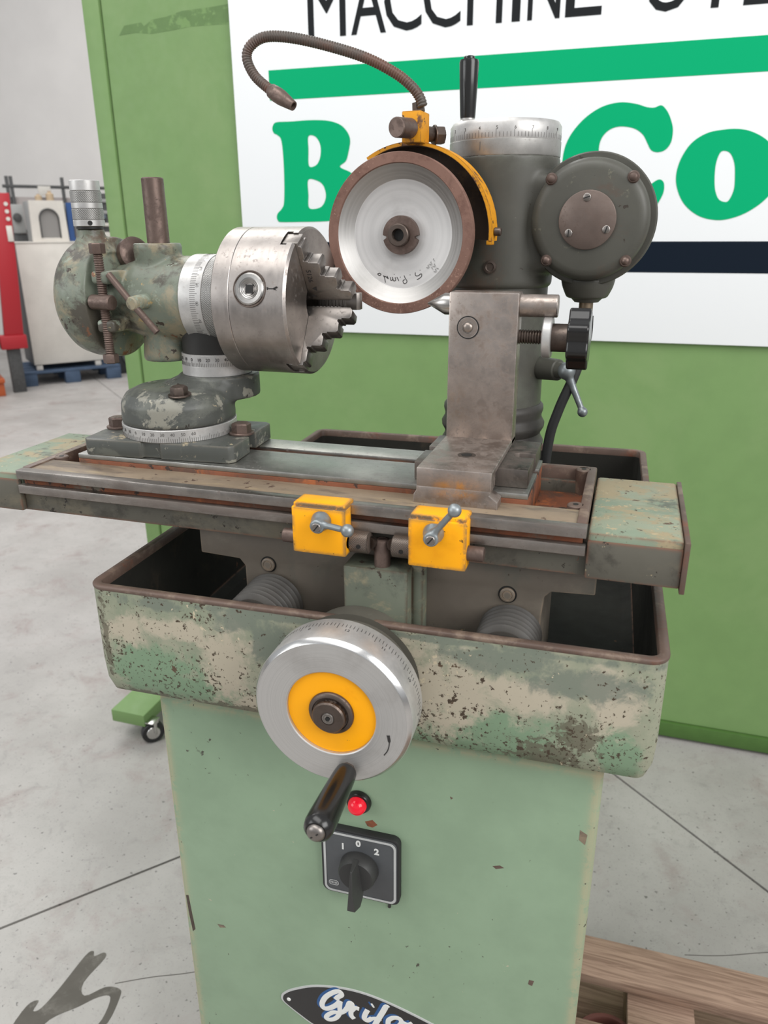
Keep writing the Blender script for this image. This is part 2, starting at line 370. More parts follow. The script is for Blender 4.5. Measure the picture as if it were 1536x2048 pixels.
MT['rail'] = steel('rail_steel', '97918b', 0.34, 0.7, '5b4e46', 26, (0.25, 1, 1), lo=0.44, hi=0.66)
MT['chuck'] = steel('chuck_steel', 'a59e99', 0.27, 0.38, '70635b', 16, streak=(90, (4, 0.4, 0.4)), bump=0.06, edge=True)
MT['chuckface'] = steel('chuck_face_steel', '7d7874', 0.3, 0.35, '5d544e', 16, bump=0.06)
MT['jaw'] = steel('jaw_steel', '8b8580', 0.38, 0.4, '5b5049', 40, edge=True)
MT['darksteel'] = steel('dark_oily_steel', '6a5f58', 0.4, 0.7, '473a33', 40, lo=0.42, hi=0.64)
MT['rustbolt'] = steel('rust_brown_steel', '76655d', 0.42, 0.8, '51413a', 50, lo=0.42, hi=0.64, metal=0.75)
MT['plate'] = steel('angle_plate_steel', 'aca199', 0.36, 0.75, '66574d', 52, lo=0.43, hi=0.68, edge=True)
MT['alu'] = steel('satin_aluminium', 'c6c4c1', 0.4, 0.25, '948e87', 20, bump=0.05, metal=0.6)
MT['aludark'] = steel('dull_aluminium', 'aeaca8', 0.42, 0.35, '7f7871', 20, bump=0.05, metal=0.7)
MT['lever'] = steel('grey_lever', '8d9395', 0.42, 0.3, '6f6b66', 40, metal=0.7)
MT['bright'] = flat('bright_steel', 'c9c8c6', 0.22, 1.0)
MT['blackhole'] = flat('dark_bore', '161513', 0.6)
MT['ink'] = flat('engraved_black', '2b2928', 0.6)
MT['inkgrey'] = flat('engraved_grey', '55524f', 0.6)
MT['bakelite'] = flat('black_bakelite', '1b1a19', 0.22, 0, 0.5)
MT['rubber'] = flat('black_rubber', '232323', 0.6)
MT['bellow'] = flat('grey_rubber_bellows', '3d3a36', 0.5, 0, 0.4, 0.2)
MT['yellow'] = worn('yellow_paint', 'ffae0e', [('f5a008', 20, 0.5, 0.7, (1, 1, 1), (0, 0, 0)), ('54554d', 40, 0.69, 0.71, (1, 1, 1), (4, 0, 1))], 0.45, [('5a5a50', 80, 0.70), ('6e4f22', 140, 0.68)], ('53534b', 7.0), 0.3, 0.25, 0.04)
MT['yellowface'] = worn('yellow_face_paint', 'ffad0c', [('f39e06', 20, 0.55, 0.7, (1, 1, 1), (0, 0, 0))], 0.45, [('5a4a30', 60, 0.73)], None, 0.3, 0.12, 0.04)
MT['guard'] = worn('rusty_yellow_guard', 'd9941c', [('6b4a32', 34, 0.53, 0.62, (1, 1, 1), (0, 0, 0))], 0.55, [('3d2c22', 80, 0.64)], ('5a4030', 1.5), 0.35, 0.3)
MT['guardin'] = worn('dark_guard_inside', '3a2d25', [('a86a1c', 30, 0.62, 0.68, (1, 1, 1), (2, 0, 0)), ('54402f', 20, 0.5, 0.66, (1, 1, 1), (6, 0, 0))], 0.7, None, None, 0.3, 0.3)  # dark brown with yellow-brown patches, for the guard's inner faces
MT['abrasive'] = worn('brown_abrasive', '7d6055', [('6b5047', 40, 0.45, 0.65, (1, 1, 1), (0, 0, 0))], 0.8, [('97786a', 400, 0.62)], None, 0.2, 0.4)
MT['hose'] = worn('rusty_gooseneck', '4f4842', [('65483b', 7, 0.40, 0.56, (1, 1, 1), (0.35, 0, 0.2))], 0.45, None, None, 0.45, 0.2, 0.12)
MT['headstock'] = worn('headstock_chipped_paint', '71786a', [('8f866f', 24, 0.48, 0.62, (1, 1, 1), (0, 3, 0)), ('4e4a41', 16, 0.50, 0.60, (1, 1, 1), (5, 0, 2)), ('5c4a3d', 11, 0.54, 0.66, (1, 1, 1), (2, 4, 2)), ('7d5238', 34, 0.62, 0.66, (1, 1, 1), (1, 8, 0)), ('8d9688', 26, 0.6, 0.66, (1, 1, 1), (9, 8, 0))],
                   0.4, [('3d322a', 60, 0.63), ('a8936a', 90, 0.67)], None, 0.45, 0.4, 0.08)
MT['armpaint'] = worn('arm_chipped_grey', '4b4d49', [('5f615a', 12, 0.5, 0.6, (1, 1, 1), (3, 1, 0)), ('868479', 20, 0.56, 0.60, (1, 1, 1.3), (1, 1, 0)), ('9d9178', 26, 0.62, 0.66, (1, 1, 1), (6, 0, 3))], 0.42, [('322d29', 60, 0.66), ('a09b8c', 120, 0.67)], ('6b665c', 4), 0.45, 0.4, 0.1)
MT['part_green'] = worn('partition_green_paint', '72905a', [('799460', 3, 0.45, 0.7, (1, 1, 1), (0, 0, 0))], 0.5, [('66834f', 60, 0.77)], None, 0.35, 0.05, 0.03)
MT['part_dark'] = flat('partition_base_green', '46662f', 0.5, 0, 0.4, 0.05)
MT['tape'] = worn('tape_residue_green', '627e4e', [('72905a', 30, 0.52, 0.6, (1, 1, 1), (0, 0, 0))], 0.6, None, None, 0.3, 0.1)
MT['signwhite'] = flat('sign_white', 'e9ebec', 0.5, 0, 0.25)
MT['signgreen'] = flat('sign_green', '00a46c', 0.6, 0, 0.1)
MT['signblack'] = flat('sign_black', '222426', 0.6, 0, 0.1)
MT['signnavy'] = flat('sign_navy', '101a26', 0.6, 0, 0.1)
MT['white'] = flat('white_print', 'd8d8d4', 0.5)
MT['silverprint'] = flat('silver_print', 'b5b6b4', 0.4)
MT['blueprint'] = flat('blue_print', '1f4d80', 0.5)
MT['platblack'] = flat('nameplate_black', '1e1e1f', 0.35, 0, 0.5)
MT['dustyblack'] = worn('dusty_black_plastic', '343433', [('44423f', 20, 0.5, 0.7, (1, 1, 1), (0, 0, 0))], 0.5, None, None, 0.4, 0.1)
MT['switchgrey'] = flat('switch_grey', '4b4d4f', 0.45, 0, 0.4, 0.08)
def red_lens():
    k = N('red_lens'); m = k.out(lin('d0142a'), 0.15); k.b.inputs['Emission Color'].default_value = lin('ff1030'); k.b.inputs['Emission Strength'].default_value = 0.25; return m
MT['lens'] = red_lens()
def concrete():
    k = N('concrete_floor'); c1, c2 = lin('9c9894'), lin('b2aeaa')
    col = k.mix(k.step(k.noise(1.6, 6, 0.6), 0.3, 0.7), c1, c2)
    col = k.mix(k.math('MULTIPLY', k.step(k.noise(5, 7, 0.7, 0.5, (1, 1, 1), (3, 0, 0)), 0.5, 0.72), 0.6), col, lin('8f7f7b'))
    col = k.mix(k.math('MULTIPLY', k.step(k.noise(40, 6, 0.75), 0.5, 0.8), 0.4), col, lin('8b8985'))
    col = k.mix(k.math('MULTIPLY', k.step(k.noise(90, 3, 0.5, 0, (1, 1, 1), (9, 1, 0)), 0.665, 0.70), 0.8), col, lin('5f5d5a'))
    col = k.mix(k.math('MULTIPLY', k.step(k.noise(16, 8, 0.75, 0.6, (1, 1, 1), (5, 1, 0)), 0.52, 0.72), 0.4), col, lin('7f7c79'))
    col = k.mix(k.math('MULTIPLY', k.step(k.noise(190, 3, 0.6, 0, (1, 1, 1), (2, 8, 0)), 0.6, 0.7), 0.5), col, lin('75726f'))
    col = k.mix(k.math('MULTIPLY', k.step(k.noise(2.2, 4, 0.6, 1.2, (0.5, 2.5, 1), (2, 4, 0)), 0.62, 0.72), 0.35), col, lin('8d7a76'))
    k.bump(k.noise(120, 4), 0.12, 0.001)
    return k.out(col, k.math('ADD', k.math('MULTIPLY', k.noise(6, 5), 0.3), 0.35), 0, 0.4)
MT['concrete'] = concrete()
MT['joint'] = flat('joint_dirt', '55514c', 0.9)
MT['wetstain'] = worn('oil_stain', '5c5852', [('736f69', 20, 0.5, 0.7, (1, 1, 1), (0, 0, 0))], 0.65, None, None, 0.2, 0.05)
MT['wall'] = flat('pale_plaster', 'e6e2de', 0.8, 0, 0.3, 0.03, 1.5)
def wood(name, a, b, grain=(0.6, 12, 12)):
    k = N(name); f = k.noise(9, 6, 0.6, 1.4, grain); g = k.noise(40, 4, 0.6, 0.3, (0.15, 3, 3))
    col = k.mix(k.step(f, 0.35, 0.65), lin(a), lin(b)); col = k.mix(k.math('MULTIPLY', k.step(g, 0.5, 0.75), 0.45), col, lin('6f5a4b'))
    k.bump(f, 0.25, 0.001); return k.out(col, 0.75, 0, 0.25)
MT['wood'] = wood('pallet_wood', 'a78c7a', '846b5c')
MT['woodblock'] = wood('pallet_block_wood', 'a08871', '826a57', (6, 1, 3))
MT['redbrown'] = worn('red_brown_paint', '6d443c', [('4a3630', 20, 0.5, 0.65, (1, 1, 1), (0, 0, 0))], 0.5)

# ================================================================== the setting
def floor():
    a = math.radians(48); u = Vector((math.cos(a), math.sin(a), 0)); v = Vector((-math.sin(a), math.cos(a), 0))
    R = Matrix.Rotation(a, 4, 'Z')
    b = nb(); box(b, (-16490, -16410, -60), (19500, 19580, -9)); f = obj('floor', b, MT['joint'], M=R, kind='structure')
    g = 3.5
    for i in range(-3, 3):
        for j in range(-3, 3):
            u0, v0 = 1506+6000*i, 1584+6000*j
            b = nb(); box(b, (u0+g, v0+g, -9.5), (u0+6000-g, v0+6000-g, 0)); obj('floor_slab', b, MT['concrete'], f, M=R)
    # oil stain and cracks lie on the floor as thin films with their own outline
    out = [(-1042, 790), (-1050, 850), (-1035, 868), (-1030, 846), (-1018, 856), (-1012, 905), (-1010, 985), (-1000, 1000), (-990, 990), (-975, 1004), (-965, 992), (-972, 930), (-950, 905),
           (-920, 935), (-890, 940), (-878, 925), (-868, 870), (-885, 830), (-892, 832), (-883, 872), (-896, 918), (-920, 912), (-948, 880), (-985, 840), (-1000, 780)]
    b = nb(); prism(b, [tuple(p)[:2] for p in catmull([(x, y, 0) for x, y in out], 4, True)], (0, 0, 0.2), (1, 0, 0), (0, 1, 0), (0, 0, 0.5)); obj('floor_stain', b, MT['wetstain'], f)
    for pts, r in (([(-906, 948, 0.2), (-840, 984, 0.2), (-762, 1020, 0.2), (-640, 1090, 0.2)], 0.9), ([(252, 1378, 0.2), (330, 1400, 0.2), (428, 1439, 0.2), (600, 1500, 0.2)], 0.9)):
        b = nb(); tube(b, catmull(pts, 5), r, 5); obj('floor_crack', b, MT['joint'], f)
floor()
b = nb(); box(b, (-22000, 9300, 0), (14000, 9450, 5200)); obj('wall_back', b, MT['wall'], kind='structure')

# ------------------------------------------------------------------ green partition and its sign
def partition():
    t = thing('partition_panel', (-250, 2200, 0), 'tall green metal partition on casters behind the grinder', 'partition')
    b = nb(); box(b, (-1524, 2178, 62), (1150, 2225, 2500)); pn = obj('panel', b, MT['part_green'], t)
    b = nb(); box(b, (-1584, 2170, 20), (-1528, 2232, 2500), 3); obj('post', b, MT['part_green'], t)
    b = nb(); box(b, (1152, 2170, 20), (1208, 2232, 2500), 3); obj('post', b, MT['part_green'], t)
    b = nb(); box(b, (-1528, 2166, 12), (1152, 2236, 60), 2); obj('base_rail', b, MT['part_dark'], t)
    tp = [(-1476, 2027), (-1456, 2050), (-1400, 2054), (-1392, 2044), (-1365, 2058), (-1317, 2062), (-1268, 2072), (-1180, 2074), (-1119, 2078), (-1119, 2031), (-1241, 2033), (-1300, 2028), (-1369, 2024), (-1420, 2030)]
    b = nb(); prism(b, tp, (0, 2177.6, 0), (1, 0, 0), (0, 0, 1), (0, 0.6, 0)); obj('tape_residue', b, MT['tape'], pn)
    for x in (-1425, 1000):
        b = nb(); box(b, (x, 1668, 62), (x+118, 2170, 104), 3); ft = obj('foot', b, MT['part_green'], t)
        cx, cy = x+128, 1690
        b = nb(); lathe(b, [(18, -11), (33, -11), (35, -8), (35, 8), (33, 11), (18, 11)], (cx, cy, 35), (0.8, -0.75, 0), 28); cs = obj('caster', b, MT['rubber'], t)
        b = nb(); lathe(b, [(0, -12.5), (20, -12.5), (22, -10), (22, 10), (20, 12.5), (0, 12.5)], (cx, cy, 35), (0.8, -0.75, 0), 24); obj('wheel_hub', b, MT['bright'], cs)
        b = nb(); box(b, (cx-17, cy-12, 30), (cx-14.5, cy+12, 76), 1); box(b, (cx+14.5, cy-12, 30), (cx+17, cy+12, 76), 1); box(b, (cx-22, cy-20, 74), (cx+17, cy+20, 78), 1); obj('fork', b, MT['bright'], cs)
partition()
B_OUT = [(-990, 1783), (-1001, 1776), (-1004, 1766), (-1000, 1756), (-990, 1751), (-979, 1739), (-975, 1700), (-975, 1636), (-979, 1577), (-987, 1560), (-1000, 1548), (-1004, 1537), (-1000, 1527), (-990, 1524), (-936, 1524), (-858, 1525), (-798, 1531), (-755, 1554), (-742, 1586), (-751, 1623), (-773, 1649), (-806, 1665), (-788, 1680), (-779, 1707), (-775, 1732), (-785, 1754), (-806, 1771), (-842, 1781), (-894, 1784), (-946, 1783)]
B_H1 = [(-897, 1744), (-878, 1744), (-865, 1729), (-861, 1710), (-865, 1687), (-877, 1671), (-898, 1670), (-898, 1711)]
B_H2 = [(-902, 1634), (-876, 1632), (-858, 1620), (-850, 1597), (-855, 1575), (-871, 1561), (-902, 1561), (-903, 1595)]
C_OUT = [(-197, 1705), (-180, 1734), (-152, 1762), (-116, 1782), (-76, 1789), (-39, 1784), (-14, 1776), (4, 1774), (16, 1778), (24, 1776), (36, 1763), (46, 1744), (52, 1725), (52, 1702), (46, 1687), (35, 1678), (19, 1676), (6, 1682), (-3, 1696), (-16, 1716), (-37, 1730), (-67, 1736), (-91, 1732), (-109, 1718), (-117, 1698), (-117, 1674), (-116, 1638), (-106, 1598), (-80, 1568), (-50, 1564), (-17, 1576), (9, 1599), (28, 1613), (39, 1613), (46, 1603), (46, 1583), (35, 1557), (17, 1530), (-10, 1510), (-48, 1502), (-87, 1502), (-132, 1515), (-169, 1545), (-194, 1587), (-204, 1632), (-204, 1673)]
O_OUT = [(72, 1614), (76, 1653), (96, 1691), (128, 1713), (166, 1720), (201, 1720), (232, 1712), (265, 1693), (292, 1662), (302, 1628), (296, 1590), (274, 1559), (239, 1534), (201, 1521), (170, 1520), (136, 1529), (105, 1550), (84, 1578)]
O_H = [(160, 1616), (159, 1647), (165, 1670), (176, 1674), (189, 1667), (200, 1646), (205, 1619), (207, 1588), (199, 1564), (188, 1561), (175, 1568), (165, 1588)]
R_OUT = [(-600, 1690), (-606, 1680), (-598, 1668), (-590, 1650), (-592, 1560), (-602, 1545), (-600, 1530), (-520, 1528), (-512, 1542), (-524, 1556), (-524, 1640), (-505, 1650), (-480, 1650), (-462, 1662), (-461, 1680), (-478, 1692), (-508, 1690), (-524, 1676), (-530, 1692)]
def sign():
    t = thing('sign_board', (-100, 2170, 1218), 'big white sign with green and black lettering on the green partition', 'sign')
    b = nb(); box(b, (-1116, 2162, 1218), (1100, 2176, 2330), 1); obj('board', b, MT['signwhite'], t)
    y = 2161.2
    def sm(l): return [(p.x, p.y) for p in catmull([(a, c, 0) for a, c in l], 5, True)]
    b = nb(); box(b, (-1007, y, 1837), (1000, y+0.9, 1910)); obj('green_stripe', b, MT['signgreen'], t)
    b = nb(); box(b, (-1007, y, 1395), (1000, y+0.9, 1470)); obj('navy_stripe', b, MT['signnavy'], t)
    for loops in ([B_OUT, B_H1, B_H2], [R_OUT], [C_OUT], [O_OUT, O_H]):
        b = nb(); curve_mesh(b, [sm(l) for l in loops], (0, 2161.9, 0), (1, 0, 0), (0, 0, 1), 0.9); obj('letter', b, MT['signgreen'], t)
    # top line of lettering, cut by the picture's edge: each letter fitted to its width
    xs = dict(zip(range(8), [(-886, -781), (-766, -672), (-676, -578), (-573, -478), (-461, -374), (-350, -330), (-312, -235), (-222, -138)]))
    for i, ch in enumerate('MACCHINE'): letter_fit(t, ch, *xs[i], 1977, 138, y)
    for ch, x0, x1 in zip('UTENSILI', (-38, 64, 172, 262, 362, 455, 490, 570), (54, 160, 252, 348, 445, 472, 560, 590)): letter_fit(t, ch, x0, x1, 1972, 138, y)
def letter_fit(t, ch, x0, x1, z0, h, y):
    b = nb(); text(b, ch, (0, 0, 0), (1, 0, 0), (0, 0, 1), 100, 0.8, 'LEFT')
    X = [v.co.x for v in b.verts]; Z = [v.co.z for v in b.verts]; a0, a1, c0, c1 = min(X), max(X), min(Z), max(Z)
    for v in b.verts: v.co = Vector((x0+(v.co.x-a0)/(a1-a0)*(x1-x0), y+0.4+v.co.y, z0+(v.co.z-c0)/(c1-c0)*h))
    obj('letter', b, MT['signblack'], t)
sign()

# ------------------------------------------------------------------ pallet under the machine
def pallet(name, loc, label, mats, L=1200, W=800, blocks=True, rz=0, boards=5, under=None):
    t = thing(name, loc, label, 'pallet'); M = Matrix.Translation(Vector(loc)) @ Matrix.Rotation(math.radians(rz), 4, 'Z')
    bw = 92 if boards == 5 else 80
    for i in range(boards):
        y0 = i*(W-bw)/(boards-1)
        b = nb(); box(b, (0, y0, 122), (L, y0+bw, 144), 2); obj('top_board', b, mats[0], t, M=M)
    for j in range(3):
        x0 = j*(L-120)/2
        b = nb(); box(b, (x0, 0, 100), (x0+120, W, 121.5), 2); obj('cross_board', b, mats[0], t, M=M)
        for i in range(3):
            y0 = i*(W-100)/2
            b = nb(); box(b, (x0+2, y0+2, 22.5), (x0+118, y0+98, 99.5), 3); obj('block', b, mats[1], t, M=M)
    for i in range(3):
        y0 = i*(W-100)/2
        b = nb(); box(b, (0, y0, 0), (L, y0+100, 22), 2); obj('bottom_board', b, mats[0], t, M=M)
    return t
pallet('wooden_pallet', (-400, 402, 0), 'bare brown wooden pallet under the grinder', (MT['wood'], MT['woodblock']), 1190, 826, rz=1.0)
b = nb(); lathe(b, [(30, 0), (58, 0), (62, 4), (62, 84), (59, 88), (52, 88), (49, 84), (49, 10), (30, 10)], (92, 1060, 0), (0, 0, 1), 40)
obj('flange_ring', b, MT['redbrown'], label='red-brown metal ring lying among the pallet boards', cat='ring')

# ------------------------------------------------------------------ far left of the hall
BGA = math.radians(50); BGO = Vector((-5850, 6500, 0))
def bgM(s, dep): return Matrix.Translation(BGO) @ Matrix.Rotation(BGA, 4, 'Z') @ Matrix.Translation((s, dep, 0))
def background():
    wc = flat('machine_white', 'cfcac2', 0.5, 0, 0.4, 0.05, 6); dk = flat('dark_grey_steel', '4a4a4a', 0.5, 0.0, 0.4, 0.15); bl = flat('blue_paint', '2c4f86', 0.45)
    rd = flat('red_paint', 'a8202a', 0.45); gl = flat('grey_glass', '8a8784', 0.15); org = flat('orange_paint', 'b0552c', 0.5); gy = flat('machine_grey', '9a9a98', 0.5)
    palblue = flat('blue_pallet_paint', '46566c', 0.7, 0, 0.3, 0.15, 8)
    def G(s, dep): return bgM(s, dep)
    def at(s, dep, z=0): return tuple(bgM(s, dep) @ Vector((0, 0, z)))
    # blue pallet with white cabinet
    M0 = G(-150, -60); t = thing('blue_pallet', at(-150, -60), 'blue wooden pallet under the white cabinet, far left', 'pallet')
    for i in range(5):
        b = nb(); box(b, (0, i*165, 122), (1000, i*165+110, 146), 2); obj('top_board', b, palblue, t, M=M0)
    for j in range(3):
        for i in range(3):
            b = nb(); box(b, (j*425, i*330, 0), (j*425+150, i*330+110, 121), 4); obj('block', b, palblue, t, M=M0)
    M0 = G(0, 0); t = thing('white_cabinet', at(0, 0, 146), 'plain white steel cabinet standing on the blue pallet', 'cabinet')
    b = nb(); box(b, (0, 18, 200), (700, 560, 1395), 6); obj('body', b, dk, t, M=M0)
    b = nb(); box(b, (2, 0, 205), (700, 17.5, 1399), 5); obj('front_panel', b, wc, t, M=M0)
    b = nb(); box(b, (-10, -6, 1399.5), (712, 570, 1412), 3); obj('top', b, wc, t, M=M0)
    for x in (20, 610):
        b = nb(); box(b, (x, 10, 147), (x+60, 70, 199.5), 5); obj('foot', b, wc, t, M=M0)
    # machine with arched windows standing on the cabinet
    def arch(name, s0, s1, z0, z1, dep, mat, label):
        t = thing(name, at(s0, dep, z0), label, 'machine'); wdt = s1-s0; M = G(s0, dep)
        b = nb(); aw = wdt*0.52; cx = wdt*0.52; zc = z1-115-aw*0.30
        lp = [(cx-aw/2, z0+35)]+[(cx-aw/2*math.cos(PI*k/12), zc+aw/2*math.sin(PI*k/12)) for k in range(13)]+[(cx+aw/2, z0+35)]
        curve_mesh(b, [[(0, z0), (wdt, z0), (wdt-12, z1), (12, z1)], lp], (0, 40, 0), (1, 0, 0), (0, 0, 1), 40); obj('front_panel', b, mat, t, M=M)
        b = nb(); box(b, (4, 41, z0), (wdt-4, 300, z1-4), 6); obj('body', b, gy, t, M=M)
        b = nb(); prism(b, lp, (0, 20, 0), (1, 0, 0), (0, 0, 1), (0, 6, 0)); obj('window_pane', b, gl, t, M=M)
        b = nb(); tube(b, [(x, -2, z) for x, z in lp], 7, 8); obj('gasket', b, dk, t, M=M)
    arch('enclosure_machine', 190, 540, 1412.5, 1800, 120, wc, 'white machine enclosure with arched window, on the white cabinet')
    arch('enclosure_machine', 556, 800, 1412.5, 1786, 190, bl, 'blue machine enclosure with arched window beside the white one')
    for s_, hh, rr, lb in ((330, 70, 34, 'low beige canister on top of the white enclosure'), (440, 100, 38, 'taller beige canister on top of the white enclosure')):
        b = nb(); lathe(b, [(rr-4, 1796.5), (rr, 1800), (rr, 1796+hh*0.7), (rr*0.45, 1796+hh*0.85), (rr*0.45, 1796+hh)], (0, 0, 0), (0, 0, 1), 24)
        obj('canister', b, flat('beige_plastic', 'b59f83', 0.5), M=G(s_, 290), label=lb, cat='canister')
    # red jack post at the frame's edge
    t = thing('red_stand', at(-260, -420), 'red steel stand cut by the left edge', 'stand'); M = G(-210, -330)
    b = nb(); prism(b, [(60, 1845), (185, 1845), (150, 1200), (110, 560), (-60, 560), (-10, 1200)], (0, 0, 0), (1, 0, 0), (0, 0, 1), (0, 90, 0), 5); obj('column', b, rd, t, M=M)
    b = nb(); box(b, (-110, -20, 430), (130, 120, 560), 8); obj('bracket', b, rd, t, M=M)
    b = nb(); box(b, (110, -8, 1420), (160, -1, 1560), 2); obj('label_plate', b, wc, t, M=M)
    for i in range(3):
        b = nb(); lathe(b, [(18, 0), (18, 6), (0, 6)], (140, 0, 1620+i*65), (0, -1, 0), 16); obj('gauge', b, wc, t, M=M)
    b = nb(); box(b, (-60, 20, 0), (60, 90, 430), 4); obj('base', b, dk, t, M=M)
    # brown crate on orange feet
    t = thing('crate', at(-600, -300), 'brown crate with orange feet at the left edge', 'crate'); M = G(-780, -420)
    br = flat('brown_board', '8a6f58', 0.7, 0, 0.3, 0.1)
    b = nb(); box(b, (0, 0, 130), (390, 400, 640), 6); obj('box', b, br, t, M=M)
    for x in (20, 330):
        b = nb(); box(b, (x, -10, 0), (x+90, 90, 129.5), 6); obj('foot', b, org, t, M=M)
    b = nb(); box(b, (-20, -30, 129.6), (430, 410, 170), 4); obj('tray', b, org, t, M=M)
    # rack of black pipes behind
    t = thing('pipe_rack', at(260, 1700), 'black pipe rack in front of the pale wall', 'rack'); M = G(150, 1700)
    for x in (95, 140, 700, 1300):
        b = nb(); box(b, (x, 0, 0), (x+34, 40, 2110), 3); obj('post', b, dk, t, M=M)
    for z in (1985, 1500, 900):
        b = nb(); box(b, (60, -5, z), (1700, 45, z+34), 3); obj('rail', b, dk, t, M=M)
    b = nb(); box(b, (430, -20, 1905), (570, -6, 2010), 2); obj('notice', b, wc, t, M=M)
    b = nb(); box(b, (130, 60, 60), (1680, 80, 1890), 2); obj('back_panel', b, flat('pinkish_grey', 'a89f9c', 0.7), t, M=M)
    # dark machine right behind the headstock
    t = thing('dark_machine', at(1000, 900), 'dark grey machine with white panels beside the partition', 'machine'); M = G(830, 780)
    b = nb(); box(b, (0, 0, 0), (420, 500, 1500), 8); obj('body', b, wc, t, M=M)
    b = nb(); box(b, (20, 20, 1500), (420, 420, 1905), 8); obj('head', b, dk, t, M=M)
    for z in (1560, 1690, 1810):
        b = nb(); box(b, (60, 0, z), (330, 19.5, z+36), 4); obj('shelf', b, wc if z == 1560 else gy, t, M=M)
    for x in (90, 200):
        b = nb(); box(b, (x, 2, 1640), (x+70, 19.5, 1685), 4); obj('control_box', b, flat('slate', '5c6470', 0.5), t, M=M)
    t = thing('black_base', at(1000, 300), 'low black machine base to the right of the blue pallet', 'machine'); M = G(870, 190)
    b = nb(); box(b, (0, 0, 0), (290, 260, 330), 20); obj('body', b, flat('blackish', '2b2c2f', 0.5), t, M=M)
    b = nb(); lathe(b, [(60, 0), (90, 10), (90, 60), (60, 70)], (150, 0, 200), (0, -1, 0), 24); obj('drum', b, dk, t, M=M)
    # dark switchgear left of the arched machine
    t = thing('switch_box', at(150, 800), 'dark electrical boxes left of the white enclosure', 'box'); M = G(60, 760)
    b = nb(); box(b, (20, 0, 0), (190, 160, 1480), 6); obj('pedestal', b, dk, t, M=M)
    b = nb(); box(b, (60, -20, 1490), (180, 140, 1780), 10); obj('housing', b, gy, t, M=M)
    b = nb(); lathe(b, [(40, 0), (44, 8), (36, 40), (0, 46)], (110, -20, 1650), (0, -1, 0), 20); obj('knob', b, dk, t, M=M)
background()

# ================================================================== the tool grinder
G = thing('tool_grinder', (-224, 880, 144), 'worn green tool and cutter grinder with round grinding wheel, in the centre', 'grinder')
TM = Matrix.Translation((-516, 602, 0)) @ Matrix.Rotation(math.radians(1.4), 4, 'Z')     # tray and cabinet frame
X, Yv, Z = Vector((1, 0, 0)), Vector((0, 1, 0)), Vector((0, 0, 1))

